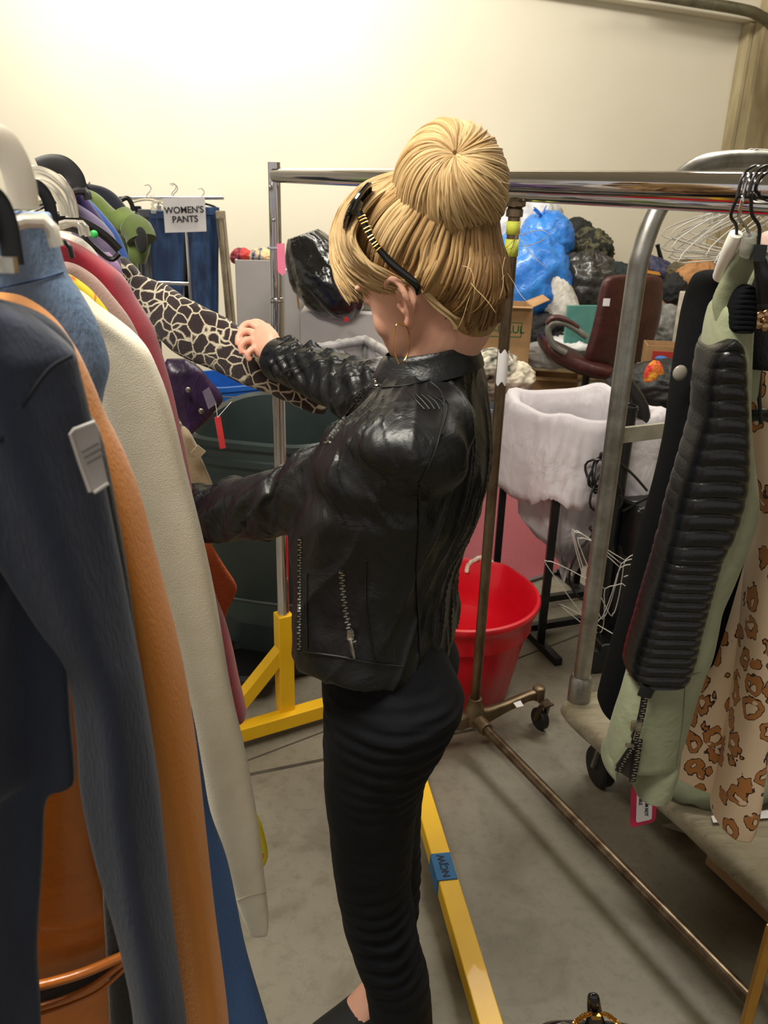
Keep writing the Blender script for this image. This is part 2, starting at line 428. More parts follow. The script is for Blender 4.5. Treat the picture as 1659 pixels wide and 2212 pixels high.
def arm(sgn):
    pts = [(0,.115,.036,.05),(.05,.105,.034,.044),(.12,.115,.028,.03),(.2,.128,.026,.026),(.245,.128,.03,.03)]
    rings = []
    for (x, z, wd, ht) in pts:
        c = b2+p2s*sgn*x+V((0,0,z))
        rings.append([c+d2*i*wd/2+V((0,0,j*ht/2)) for i, j in ((-1,-1),(-.6,-1.1),(.6,-1.1),(1,-1),(1,.8),(.5,1.1),(-.5,1.1),(-1,.8))])
    b.loft(rings)
arm(1); arm(-1)
b.lathe([(.034,.09),(.034,.12),(.027,.15),(.021,.165),(.021,.18)], b2, 20)
b.cyl(b2+V((0,0,.11)), b2+d2*.075+V((0,0,.108)), .022, 16)
b.lathe([(.019,.105),(.021,.11),(.021,.148),(.016,.152)], b2+p2s*.245, 14); b.lathe([(.019,.105),(.021,.11),(.021,.148),(.016,.152)], b2-p2s*.245, 14)
b.build('cast_foot', mat('cast_bronze_paint', (122,104,78), .42, .6, c2=(92,76,54), ns=16, nd=6, bump=.3, bs=50), R2, bevel=.003)
b = MB(); b.cyl(b2+d2*.05+V((0,0,.108)), b2+d2*2.05+V((0,0,.108)), .0148, 20); b.build('floor_bar', M_BRONZE, R2)
def caster(parent, p, r, wd, ax, fork=M_BRONZE, top=.12):
    """wheel on fork, p = contact point, ax = axle direction"""
    p = V(p); c = p+V((0,0,r)); ax = V(ax).normalized(); fwd = V((ax.y,-ax.x,0))
    M = Matrix((ax.cross(V((0,0,1))), V((0,0,1)), ax)).transposed()
    f = MB()
    for s_ in (-1,1):
        f.tube([c+ax*s_*(wd/2+.004), c+fwd*.2*r+ax*s_*(wd/2+.004)+V((0,0,r*.8)), c+fwd*.55*r+ax*s_*(wd/2+.002)+V((0,0,top-r))], .006, n=6, flat=1.6)
    f.box(c+fwd*.55*r+V((0,0,top-r)), (wd+.012, wd+.012, .006), math.atan2(ax.y, ax.x))
    f.cyl(c-ax*(wd/2+.008), c+ax*(wd/2+.008), .005, 10)
    cs = f.build('caster', fork, parent)
    g = MB(); g.lathe([(r*.55,-wd/2),(r*.9,-wd/2),(r,-wd/3),(r,wd/3),(r*.9,wd/2),(r*.55,wd/2)], c, 28, M, cap=False)
    g.loft([[c+M@V((q*math.cos(a*math.pi/14), q*math.sin(a*math.pi/14), z)) for a in range(28)] for q, z in ((r*.56,-wd/2),(r*.5,-wd/4),(r*.2,-wd/4),(r*.18,-wd*.55),(r*.05,-wd*.55))], cap=True)
    g.loft([[c+M@V((q*math.cos(a*math.pi/14), q*math.sin(a*math.pi/14), z)) for a in range(28)] for q, z in ((r*.56,wd/2),(r*.5,wd/4),(r*.2,wd/4),(r*.18,wd*.55),(r*.05,wd*.55))], cap=True)
    g.build('wheel', M_RUBBER, cs)
    return cs
for s_ in (1,-1): caster(R2, b2+p2s*s_*.245+V((.012,-.01,0)), .037, .024, p2s, top=.108)
# yellow masking tape flags and torn paper on the post
b = MB()
for y_, hh in ((492,26),(535,34)):
    z0 = P(1105, y_, b2.y).z
    n_ = 14
    b.loft([[b2+V((.0165*math.cos(a*math.pi/7), .0165*math.sin(a*math.pi/7), z)) for a in range(14)] for z in (z0-hh*.0012/2, z0+hh*.0012/2)], cap=False)
b.build('tape', mat('yellow_tape', (200,206,74), .6, c2=(186,190,60), ns=30), R2, solid=.001, label='yellow tape with writing on the worn post')
b = MB(); z0 = P(1080, 790, b2.y).z
b.loft([[b2+V((.0166*math.cos(a), .0166*math.sin(a), z0+dz+.006*math.sin(5*a+dz*70))) for a in [(-2.6+i*.16) for i in range(14)]] for dz in (-.045,-.02,.01,.04)], cap=False)
bb = b; bb.f = [f for f in bb.f if True]
b.build('torn_paper', M_PAPER, R2, label='torn white paper stuck to the post')

# ================================================================ PLATFORM CART
CA, CB = Z(1208,1530,.235), Z(1659,1950,.235); cdir = (CB-CA).normalized(); cpe = V((-cdir.y, cdir.x, 0))
if cpe.x < 0: cpe = -cpe
CA.z = 0
CT = thing('platform_cart', 'flatbed cart with battered wooden deck and tall bent galvanised pipe handle', 'cart', CA)
b = MB(); nseg = 40
o_ = CA+V((0,0,.235))
M_DECK = NT('worn_deck_wood'); tt = M_DECK; co = tt.coord('Object', (1,1,1))
mp = tt.n('ShaderNodeMapping'); tc = tt.n('ShaderNodeTexCoord'); tt.l(tc.outputs['Object'], mp.inputs[0]); mp.inputs['Rotation'].default_value = (0,0,-math.atan2(cdir.y,cdir.x)); mp.inputs['Scale'].default_value = (.8,5,5)
nz = tt.n('ShaderNodeTexNoise', Scale=5, Detail=9, Roughness=.7, Distortion=.8); tt.l(mp.outputs[0], nz.inputs['Vector'])
tt.l(tt.ramp(nz.outputs[0], [(.28,(96,86,68)),(.46,(140,130,106)),(.7,(160,151,130))]), tt.b.inputs['Base Color']); tt.b.inputs['Roughness'].default_value = .75
tt.l(tt.bump(nz.outputs[0], .4, .004), tt.b.inputs['Normal'])
rings = []
for i in range(nseg+1):
    t_ = i/nseg*1.7
    x0 = 0 if i else .02
    j = .004*noise.noise(V((t_*9,1,2)))
    prof = [(0+j,-.022),(.0-.006+j,-.006),(0+j,.010),(.008+j,.02),(.03,.024),(.62,.024),(.65,.012),(.65,-.022)]
    rings.append([o_+cdir*t_+cpe*(x+(.01 if i == 0 else 0))+V((0,0,z+.004*noise.noise(V((t_*14,x*5,0))))) for x, z in prof])
b.loft(rings); b.build('deck', M_DECK.m, CT, sharp=50)
pb = Z(1250,1510,.26); pb.z = 0
HT = 1.715
b = MB()
hx = cpe
pts = [pb+V((0,0,.26)), pb+V((0,0,.9)), pb+V((0,0,1.40)), pb+V((0,0,1.52))+hx*.008, pb+V((0,0,1.62))+hx*.045, pb+V((0,0,1.69))+hx*.12, pb+V((0,0,HT))+hx*.22, pb+V((0,0,HT+.002))+hx*.40, pb+V((0,0,HT-.02))+hx*.47, pb+V((0,0,1.62))+hx*.53, pb+V((0,0,1.45))+hx*.56, pb+V((0,0,.26))+hx*.56]
b.tube(pts, .0235, n=20, k=5)
hd = b.build('handle', M_STEEL, CT)
for q_ in (pb, pb+hx*.56): b = MB(); b.lathe([(.026,.245),(.033,.25),(.033,.33),(.026,.34)], q_, 20); b.build('pipe_socket', M_STEEL, CT)
zc = P(1330, 942, pb.y).z
b = MB(); b.beam(pb+V((0,0,zc)), pb+hx*.56+V((0,0,zc)), .012, .042); b.build('crossbar', mat('pale_flat_bar', (188,182,162), .5, .3), CT, bevel=.002)
wc = Z(1292,1690,0)
for off in (V((0,0,0)), cpe*.42, cdir*1.3, cdir*1.3+cpe*.42):
    caster(CT, wc+off, .062, .04, V((cdir.y,-cdir.x,0)) if False else (cpe+cdir*.2), fork=M_STEEL, top=.215)
# paper and cloth scraps under/on the cart
def scrap(name, label, pts, z, m_, cat='paper scrap', th=.0015, amp=.004, grp=None):
    b = MB(); q = [Z(x, y, z)+V((0,0,amp*rnd.random())) for x, y in pts]
    b.loft([q, [p+V((0,0,th)) for p in q]]); o = b.build(name, m_, sharp=30); return tag(o, label, cat, grp)
scrap('paper_scrap', 'small white paper scrap beside the long floor bar', [(1318,1864),(1345,1868),(1352,1874),(1322,1878)], .001, M_PAPER, grp='floor litter')
scrap('paper_scrap', 'white paper slip lying on the cast rack foot', [(1109,1520),(1124,1516),(1131,1526),(1116,1530)], .149, M_PAPER, grp='floor litter')
scrap('paper_scrap', 'torn cream paper under the cart edge', [(1430,1785),(1470,1775),(1515,1782),(1560,1800),(1520,1798),(1480,1802)], .01, mat('cream_paper', (190,180,158), .8), grp='floor litter')
scrap('paper_scrap', 'white envelope corner on the cart deck behind the animal print trousers', [(1625,1757),(1665,1752),(1668,1768),(1628,1772)], .262, M_PAPER)
scrap('paper_scrap', 'grey paper torn on the cart deck edge', [(1536,1765),(1562,1760),(1568,1778),(1540,1780)], .262, M_PAPER)
# sage cloth pooled on the deck
b = MB(); c = Z(1500,1700,.27)
b.ell(c+V((.05,.02,.0)), (.17,.1,.035), nu=60, nv=24)
tag(b.build('sage_cloth', mat('sage_cloth', (116,120,96), .85, c2=(96,102,80), bump=.4, bs=300), disp=lambda v: v+V((0,0,max(-.01,.014*ridge(v,12,3)))) ), 'crumpled grey green cloth lying on the cart deck', 'cloth')
b = MB(); c = Z(1650,1925,.05)
R_ = math.atan2(cdir.y, cdir.x)
b.box(c+V((.07,.04,.03)), (.30,.22,.15), R_)
cb = b.build('cardboard_box', M_CARD, bevel=.003); tag(cb, 'brown carton on the floor beneath the cart deck', 'box', 'cardboard boxes')
# ================================================================ BAGS, BOXES AND HEAPS BY THE BACK WALL
def plastic(name, c, rough=.3, c2=None, coat=.2, sss=0): return mat(name, c, rough, c2=c2, ns=6, nd=4, big=(14,.5,.02), bump=.25, bs=60, bd=.004, coat=coat, sss=sss)
M_BLUEBAG = plastic('blue_bag_film', (58,136,220), .35, (36,108,200))
M_WHITEBAG = plastic('white_bag_film', (222,220,218), .4, (196,194,194))
M_BLACKBAG = plastic('black_bag_film', (30,30,32), .18, (16,16,17), coat=.5)
M_GREYBAG = plastic('smoke_bag_film', (58,56,54), .3, (34,33,32))
def bag(name, label, cat, c, r, m_, seed=0, knot=None, rz=0, tiltM=None, nu=72, nv=44, fold=.10, fine=.045, group=None, flatbase=.7):
    b = MB(); Mx = Matrix.Rotation(rz, 3, 'Z')
    if tiltM is not None: Mx = Mx @ tiltM
    c = V(c); vs = []
    rings = []
    for i in range(nv+1):
        ph = -math.pi/2 + math.pi*(i/nv)*.998+.001
        ring = []
        for j in range(nu):
            th = 2*math.pi*j/nu
            d = V((math.cos(ph)*math.cos(th), math.cos(ph)*math.sin(th), math.sin(ph)))
            q = 1 + fold*ridge(d*1.7, 1, seed) + fold*.6*ridge(d*3.6+V((0,0,d.z)), 1, seed+5) + fine*ridge(V((d.x*8,d.y*8,d.z*4)), 1, seed+9) + fine*.5*noise.noise(d*17+V((seed,0,0)))
            if d.z < -flatbase: d = V((d.x, d.y, -flatbase))
            ring.append(c + Mx @ V((d.x*r[0]*q, d.y*r[1]*q, d.z*r[2]*q)))
        rings.append(ring)
    b.loft(rings)
    o = b.build(name, m_, sharp=0); tag(o, label, cat, group)
    if knot:
        k = MB(); kc = c + Mx @ V((knot[0]*r[0], knot[1]*r[1], knot[2]*r[2])); d = (kc-c).normalized()
        for a in range(7):
            q = V((rnd.uniform(-1,1), rnd.uniform(-1,1), rnd.uniform(-.4,1))).normalized()
            tip = kc + (d*.5+q)*r[0]*.33
            s_ = q.cross(d).normalized()*r[0]*.12
            k.tube([kc-d*r[0]*.06, kc+(tip-kc)*.5, tip], [r[0]*.06, r[0]*.10, r[0]*.04], n=8, flat=.35, k=3)
        k.build('tied_neck', m_, o)
    return o
def at(px, py, Y): return P(px, py, Y)
YB = 7.3
bag('trash_bag', 'white plastic bag piled highest against the wall, behind the blue bags', 'bag', at(1112,492,YB+.3), (.36,.3,.36), M_WHITEBAG, 1, (0.5,0,.9), group='filled plastic bags')
bag('trash_bag', 'bright blue tied bag sitting on top of the bigger blue one', 'bag', at(1178,520,YB-.1), (.215,.2,.22), M_BLUEBAG, 2, (-.3,-.5,.92), fold=.07, group='filled plastic bags')
bag('trash_bag', 'large slumped blue bag beneath the smaller blue one', 'bag', at(1130,612,YB-.3), (.36,.32,.36), M_BLUEBAG, 3, None, fold=.12, group='filled plastic bags')
bag('pillow', 'white stuffed pillow leaning between blue bag and office chair', 'pillow', at(1212,670,YB-.5), (.14,.12,.36), mat('white_pillow', (228,222,212), .6, big=(20,.5,.02)), 4, None, tiltM=Matrix.Rotation(-.42,3,'Y'), fold=.05, fine=.03)
bag('trash_bag', 'dark smoke coloured bag sagging behind the office chair', 'bag', at(1262,620,YB-.2), (.25,.22,.25), M_GREYBAG, 6, None, fold=.14, fine=.08, group='filled plastic bags')
camo = NT('camouflage_cloth'); co = camo.coord(); vz = camo.n('ShaderNodeTexNoise', Scale=9, Detail=1.5, Distortion=1.2); camo.l(co, vz.inputs['Vector'])
camo.l(camo.ramp(vz.outputs[0], [(0,(24,24,20)),(.46,(70,68,44)),(.54,(96,92,70)),(.6,(38,36,28))], 'CONSTANT'), camo.b.inputs['Base Color']); camo.b.inputs['Roughness'].default_value = .8
bag('backpack', 'camouflage bag wedged behind the dark smoke bag', 'bag', at(1270,545,YB+.1), (.19,.14,.17), camo.m, 8, None, fold=.12, fine=.08)
bag('duffel_bag', 'black bag standing topmost above the camouflage one', 'bag', at(1243,508,YB+.35), (.15,.12,.13), mat('black_canvas', (26,26,28), .7), 9, None, fold=.1)
bag('folded_coat', 'dark teal coat heaped over the top of the office chair', 'coat', at(1322,592,YB-.2), (.18,.12,.09), mat('dark_teal_cloth', (28,40,42), .7), 10, None, fold=.1)
bag('trash_bag', 'flat white bag lying under the teal carton', 'bag', at(1215,752,YB-.6), (.30,.2,.13), M_WHITEBAG, 11, None, fold=.06, group='filled plastic bags')
bag('trash_bag', 'low white bag on the floor under the chair arm', 'bag', at(1180,768,YB-.9), (.20,.2,.1), M_WHITEBAG, 12, None, fold=.06, group='filled plastic bags')
bag('folded_coat', 'dark clothes stuffed low between blue bag and white bag', 'coat', at(1165,720,YB-.55), (.19,.15,.14), mat('charcoal_cloth', (34,30,32), .8, c2=(16,16,17), ns=12), 13, None, fold=.2, fine=.1)
bag('folded_coat', 'grey jacket slumped beside the chair back', 'coat', at(1310,640,YB-.1), (.17,.15,.16), mat('dark_grey_cloth', (70,68,62), .8), 14, None, fold=.14)
M_DKHEAP = mat('black_heap_cloth', (34,34,36), .55, c2=(10,10,11), ns=10, nd=6, big=(9,.5,.03))
def heap(name, label, cat, c, r, m_, seed, group=None, **k): return bag(name, label, cat, c, r, m_, seed, None, fold=k.get('fold',.13), fine=k.get('fine',.05), rz=k.get('rz',0), group=group, flatbase=k.get('fb',.6))

def carton(name, label, c, size, rz, m_=None, flaps=True, cat='box', group='cardboard boxes', th=.006, tilt=None, fl=.45, flm=None):
    """open carton: bottom + four walls + folded-out flaps"""
    r = thing(name, label, cat, c, group); r.rotation_euler = (tilt or 0, 0, rz)
    sx, sy, sz = size; m_ = m_ or M_CARD; b = MB()
    b.box((0,0,th/2), (sx,sy,th)); b.box((sx/2,0,sz/2), (th,sy,sz)); b.box((-sx/2,0,sz/2), (th,sy,sz)); b.box((0,sy/2,sz/2), (sx,th,sz)); b.box((0,-sy/2,sz/2), (sx,th,sz))
    b.build('body', m_, r, bevel=.001, local=True)
    if flaps:
        for i, (px_, py_, L, W_, ax) in enumerate(((sx/2,0,sy,sx*fl,'x+'),(-sx/2,0,sy,sx*fl,'x-'),(0,-sy/2,sx,sy*fl,'y-'))):
            b = MB(); a = rnd.uniform(-.2,.9)
            if ax[0] == 'x':
                s_ = 1 if ax[1] == '+' else -1
                p0 = V((px_,-L/2,sz)); d = V((s_*math.cos(a)*W_, 0, math.sin(a)*W_*(1)))
                q = [p0, p0+V((0,L,0)), p0+V((0,L*.96,0))+d, p0+V((0,L*.04,0))+d]
            else:
                p0 = V((-L/2,py_,sz)); d = V((0,-math.cos(a)*W_, math.sin(a)*W_-.5*W_))
                q = [p0, p0+V((L,0,0)), p0+V((L*.96,0,0))+d, p0+V((L*.04,0,0))+d]
            b.loft([q, [p+V((0,0,th*.8)) for p in q]]); b.build('flap', flm or m_, r, local=True)
    return r
bx = V((P(1078,700,6.15).x, 6.15, 0)); bh_ = P(1085,662,6.0).z
bc = carton('cardboard_box', 'brown carton with green stamped lettering, left of the blue bags', bx, (.42,.32,bh_), 0, fl=.30)
tc_ = P(1092,712,6.15-.165); tx_ = V((1,0,0))
text_geo('U-HAUL', .075, V((tc_.x, 6.15-.1645, tc_.z)), tx_, V((0,0,1)), 'stamp_lettering', mat('green_ink', (40,110,66), .8), bc, .001)
b = MB()
for dz_ in (-.05,.05): b.box(V((tc_.x, 6.15-.1645, tc_.z+dz_)), (.23,.002,.006))
for dx2 in (-.115,.115): b.box(V((tc_.x+dx2, 6.15-.1645, tc_.z)), (.006,.002,.10))
b.build('stamp_border', mat('green_ink', (40,110,66), .8), bc)
carton('cardboard_box', 'low open carton with splayed flap in front of the white bags', Z(1160,832,0)+V((.10,-.30,0)), (.36,.26,.16), -.2, fl=.6)
cb = MB(); cb.box(at(1256,706,YB-.75), (.27,.03,.33), .2); o = cb.build('binder_box', mat('teal_card', (92,150,140), .7, c2=(80,138,130)), bevel=.003)
tag(o, 'flat teal carton propped upright behind the chair arm', 'box')
cb = MB(); c_ = Z(1330,812,0); cb.box(c_+V((0,.2,.12)), (.22,.2,.24), .1); tag(cb.build('cardboard_box', M_CARD, bevel=.003), 'small closed brown carton behind the chair post', 'box', 'cardboard boxes')
cb = MB(); c_ = Z(1230,800,0); cb.box(c_+V((.1,-.25,.015)), (1.1,.4,.02), .05); tag(cb.build('flattened_carton', mat('pale_card', (186,164,130), .85), bevel=.002), 'flattened pale carton on the floor behind the cloth-lined stand', 'box')

# ---- office chair (burgundy, seen from its side/back)
cc = V((.0,0,0)); cc = Z(1330, 800, .0); cc = V((P(1320,760,6.0).x, 6.0, 0))
CH = thing('office_chair', 'burgundy leather swivel chair with silver loop arm, its back to the heap', 'chair', cc)
M_BURG = mat('burgundy_leather', (74,34,32), .42, c2=(56,22,22), ns=10, big=(9,.3,.02), bump=.2, bs=120)
def CP(px, py, dy=0.): return P(px, py, 6.0+dy)
b = MB()
rows = [(592,1322,1424),(604,1303,1428),(640,1297,1428),(690,1288,1424),(740,1275,1408),(775,1263,1385),(795,1268,1360)]
rings = []
for (y, xl, xr) in rows:
    A, B = CP(xl,y,-.18), CP(xr,y,.22); c = (A+B)/2; ax = (B-A)/2; n_ = V((ax.y,-ax.x,0)).normalized()
    tk = .055 if 600 < y < 780 else .03
    rings.append([c + ax*math.copysign(abs(math.cos(t))**.5, math.cos(t)) + n_*tk*math.copysign(abs(math.sin(t))**.7, math.sin(t)) for t in [2*math.pi*i/28 for i in range(28)]])
b.loft(rings); b.build('backrest', M_BURG, CH, sub=1, sharp=0)
b = MB()
pr = [((1168,735),.05),((1178,748),.085),((1215,768),.095),((1265,790),.09),((1330,800),.06)]
rings = []
for (x, y), h_ in pr:
    c = CP(x, y); ring = []
    for t in [2*math.pi*i/24 for i in range(24)]:
        ring.append(c + V((0,.26*math.copysign(abs(math.cos(t))**.5, math.cos(t)),h_*.75*math.copysign(abs(math.sin(t))**.7, math.sin(t)))))
    rings.append(ring)
b.loft(rings); b.build('seat', M_BURG, CH, sub=1, sharp=0)
M_ARM = mat('silver_arm', (150,150,142), .4, .6)
for dy in (-.26,.28):
    ar = MB(); ar.tube([CP(1222,762,dy), CP(1196,745,dy), CP(1184,715,dy), CP(1192,698,dy), CP(1225,700,dy), CP(1268,728,dy)], .022, n=10, k=5, flat=1.0)
    a_ = ar.build('armrest', M_ARM, CH, label='silver loop armrest')
    ar = MB(); ar.tube([CP(1180,700,dy), CP(1194,687,dy), CP(1218,690,dy), CP(1250,708,dy)], [.018,.028,.028,.02], n=10, k=5, flat=.8)
    ar.build('arm_pad', M_BURG, a_)
b = MB(); s0 = CP(1268,800); b.cyl(V((s0.x,s0.y,.14)), V((s0.x,s0.y,.50)), .028, 16); b.lathe([(.02,.48),(.09,.5),(.09,.53),(.02,.54)], V((s0.x,s0.y,0)))
b.build('post', M_BLACK, CH)
b = MB()
for i in range(5):
    a = i*2*math.pi/5+.3; b.tube([V((s0.x,s0.y,.13)), V((s0.x+.3*math.cos(a), s0.y+.3*math.sin(a), .075))], [.03,.018], n=8)
b.build('star_base', M_BLACK, CH)
for i in range(5):
    a = i*2*math.pi/5+.3; b = MB(); b.ell(V((s0.x+.3*math.cos(a), s0.y+.3*math.sin(a), .031)), (.03,.03,.03), nu=12, nv=8); b.build('caster', M_BLACK, CH)
b = MB(); lp = CP(1310,653,-.26); b.box(lp, (.045,.004,.05)); b.build('care_label', M_PAPER, CH, label='white label on the chair back')

# ---- wooden rack, navy throw, clutter to the right of the chair
WR = thing('wooden_shoe_rack', 'honey coloured slatted wooden rack standing behind the burgundy chair', 'rack', V((P(1430,650,7.0).x,7.0,0)))
M_WOOD = mat('honey_wood', (206,146,62), .5, c2=(178,118,44), ns=6, stretch=(1,1,6))
def wp(x, y, dy=0): return P(x, y, 7.0+dy)
for (x0, x1_) in ((1395,1399),(1453,1456),(1470,1473)):
    b = MB(); A = wp(x0, 575 if x0 < 1450 else 590); b.box(V((A.x,A.y,A.z/2+.02)), (.035,.035,A.z)); b.build('post', M_WOOD, WR, bevel=.003)
for yy in (590,608,630,648,668):
    b = MB(); A, B = wp(1392,yy-4), wp(1455,yy+6); b.beam(A, B, .05, .025); b.build('slat', M_WOOD, WR, bevel=.002)
b = MB(); b.beam(wp(1450,612), wp(1472,600), .03,.03); b.build('brace', M_WOOD, WR, bevel=.002)
bag('blanket', 'navy patterned throw draped over the wooden rack', 'blanket', at(1440,597,YB-.2), (.30,.12,.09), mat('navy_print', (26,30,62), .6, c2=(74,70,96), ns=26, nd=2), 20, None, tiltM=Matrix.Rotation(.50,3,'Y'), fold=.08)
b = MB(); b.tube([at(1420,528,7.3), at(1422,536,7.3), at(1428,560,7.3), at(1440,600,7.3)], [.02,.016,.02,.026], n=10); tag(b.build('umbrella', M_BLACK), 'closed black umbrella poking up behind the navy throw', 'umbrella')
hp = [('grey knitted jumper heaped right of the burgundy chair', 1430,700,(.20,.15,.17),(150,148,144),(104,102,100)),
      ('white plastic wrapped bundle beside the grey jumper', 1468,715,(.14,.14,.16),(196,192,190),(160,156,154)),
      ('pink cushion tucked behind the red carton', 1420,730,(.10,.1,.07),(206,178,176),(190,160,160)),
      ('red cloth on top of the grey jumper', 1424,668,(.10,.08,.06),(156,36,34),(120,24,24)),
      ('coral red shirt over the pale carton', 1447,672,(.09,.06,.06),(222,80,84),(200,60,66)),
      ('small navy garment below the wooden rack', 1432,655,(.08,.08,.07),(26,34,60),(16,20,36)),
      ('black furry garment next to the blue paper', 1462,628,(.12,.1,.12),(26,24,24),(12,12,12)),
      ('black clothes filling the gap under the chair side', 1392,745,(.22,.18,.16),(30,30,32),(12,12,12)),
      ('patterned olive garment near the wire hangers', 1480,588,(.12,.1,.08),(96,84,56),(52,46,32)),
      ('tan cloth bag near the top of the heap', 1505,610,(.16,.1,.14),(170,122,76),(150,104,60))]
for i, (lb, x, y, r_, c1_, c2x) in enumerate(hp):
    heap('clothing_bundle', lb, 'clothes', at(x,y,6.55+.05*(i % 3)), r_, mat('heap_cloth_%d' % i, c1_, .8, c2=c2x, ns=14), 30+i, 'clothes heaped by the chair')
b = MB(); b.box(at(1487,628,6.5), (.16,.01,.13), Matrix.Rotation(.5,3,'Y')); tag(b.build('blue_card', mat('blue_card', (40,104,190), .7), bevel=.001), 'bright blue card sticking out above the pale carton', 'card')
b = MB(); b.box(at(1490,690,6.45), (.20,.25,.42), -.35); tag(b.build('storage_box', mat('cream_card', (206,196,178), .7), bevel=.004), 'cream upright box right of the coral shirt', 'box')
b = MB(); b.box(at(1456,655,6.6), (.24,.2,.16), Matrix.Rotation(-.45,3,'Y')); tag(b.build('cardboard_box', M_CARD, bevel=.003), 'tilted tan carton leaning on the cream box', 'box', 'cardboard boxes')
rb = P(1430,800,5.6)
r_ = carton('cardboard_box', 'carton with red printed panel standing on black garments', V((rb.x,5.6,P(1430,806,5.6).z)), (.26,.2,.20), -.15, flaps=False)
b = MB(); b.box((.01,-.105,.10), (.21,.004,.13)); b.build('printed_panel', mat('red_print', (176,38,34), .7, c2=(160,50,40), ns=30), r_, local=True, label='red printed panel')
for i, (x, y, rr, c_) in enumerate([(1400,850,(.24,.2,.16),(34,36,38)),(1440,835,(.22,.2,.14),(42,42,42)),(1420,905,(.26,.2,.14),(28,28,30)),(1480,880,(.26,.2,.2),(24,24,26)),(1385,905,(.2,.2,.16),(30,32,40))]):
    heap('clothing_bundle', ['crumpled black jacket on the low pile right of the cart post','dark grey shirt directly under the red panelled carton','black bundle lowest in the pile behind the cart crossbar','black coat at the back of the low pile near the quilted sleeve','charcoal bundle nearest the cart post'][i], 'clothes', at(x,y,5.3-.12*(i%2)), rr, M_DKHEAP, 50+i, 'dark clothes in the low pile', fold=.15, fine=.06)
heap('scarf', 'red and yellow scarf among the black clothes', 'scarf', at(1412,812,5.05), (.05,.04,.08), mat('red_scarf', (206,40,40), .7, c2=(214,150,40), ns=18, nd=1), 61)
heap('scarf', 'bright blue scrap of cloth below the red panelled carton', 'scarf', at(1428,776,5.35), (.035,.03,.018), mat('blue_scrap', (60,110,190), .7), 62)

# ---- grey tote with clothes, left of the cloth-lined stand
tb = Z(1065,1004,0)+V((.10,0,0))
TT = thing('storage_tote', 'grey plastic tote filled with clothes behind the worn steel post', 'tote', tb+V((0,.25,0)))
def tote(parent, c, sx, sy, h, rz, m_, rim=.02, taper=.9, cr_=.05, th=.006, flare=.012):
    R_ = Matrix.Rotation(rz,3,'Z'); b = MB(); rings = []
    def ring(k, z, off=0):
        out = []
        for i in range(40):
            a = 2*math.pi*i/40; cx, sx_ = math.cos(a), math.sin(a); e = .32
            out.append(V(c)+R_@V(((sx/2*k+off)*math.copysign(abs(cx)**e,cx), (sy/2*k+off)*math.copysign(abs(sx_)**e,sx_), z)))
        return out
    rings = [ring(taper*.02,0), ring(taper*.9,0), ring(taper,.02), ring(taper+(1-taper)*.7,h*.7), ring(taper+(1-taper)*.72,h*.71,.008), ring(.98,h*.8,.008), ring(1,h-rim), ring(1,h-rim,flare), ring(1,h,flare), ring(1,h,-th), ring(1,h-rim,-th), ring(taper,.03,-th), ring(taper*.02,.03)]
    b.loft(rings); return b.build('body', m_, parent, sharp=45)
tote(TT, tb+V((.0,.25,0)), .75, .5, .36, .05, mat('grey_blue_plastic', (128,136,150), .45, c2=(116,124,138)))
for i, (x, y, c_, c2x, lb) in enumerate([(1070,790,(210,202,184),(40,44,36),'black and cream patterned blouse on top of the grey tote'),(1105,815,(214,204,184),(180,170,150),'cream knit draped over the grey tote edge'),(1065,835,(60,66,54),(150,130,110),'olive garment inside the grey tote')]):
    heap('clothing_bundle', lb, 'clothes', at(x,y,5.15), (.13,.14,.09), mat('tote_cloth_%d'%i, c_, .8, c2=c2x, ns=16, nd=1), 70+i, 'clothes in the grey tote')

# ---- cloth lined laundry stand
f1, f2, f3, f4 = Z(1190,1292,0), Z(1262,1318,0), Z(1160,1180,0), Z(1380,1160,0)
ST = thing('laundry_stand', 'black steel laundry stand holding a white cloth sack', 'stand', V((f1.x+.2,3.1,0)))
sc_ = P(1262,870,3.02); sc_ = V((sc_.x, 3.02, 0)); HS = .885
R_ = Matrix.Rotation(.345,3,'Z'); 
def sp(x, y, z): return sc_ + R_@V((x, y, z))
M_BSTEEL = mat('black_square_steel', (30,30,32), .4, .3, c2=(20,20,21), ns=20)
for sx_ in (-1,1):
    for sy_ in (-1,1):
        b = MB(); b.beam(sp(sx_*.20, sy_*.20, .03), sp(sx_*.20, sy_*.20, HS-.11), .028, .028, up=V((1,0,0))); b.build('leg', M_BSTEEL, ST, bevel=.002)
    b = MB(); b.beam(sp(sx_*.20,-.34,.016), sp(sx_*.20,.34,.016), .03,.03); b.build('foot_rail', M_BSTEEL, ST, bevel=.002)
b = MB()
for a_, c_ in (((-.197,-.197),(.197,-.197)),((.197,-.197),(.197,.197)),((.197,.197),(-.197,.197)),((-.197,.197),(-.197,-.197))): b.beam(sp(*a_,HS-.12), sp(*c_,HS-.12), .022,.022)
b.build('frame', M_BSTEEL, ST, bevel=.002)
for q_ in (.1,-.1): b = MB(); b.beam(sp(-.2,q_,.03), sp(.2,q_,.03), .028,.028); b.build('crossbar', M_BSTEEL, ST, bevel=.002)
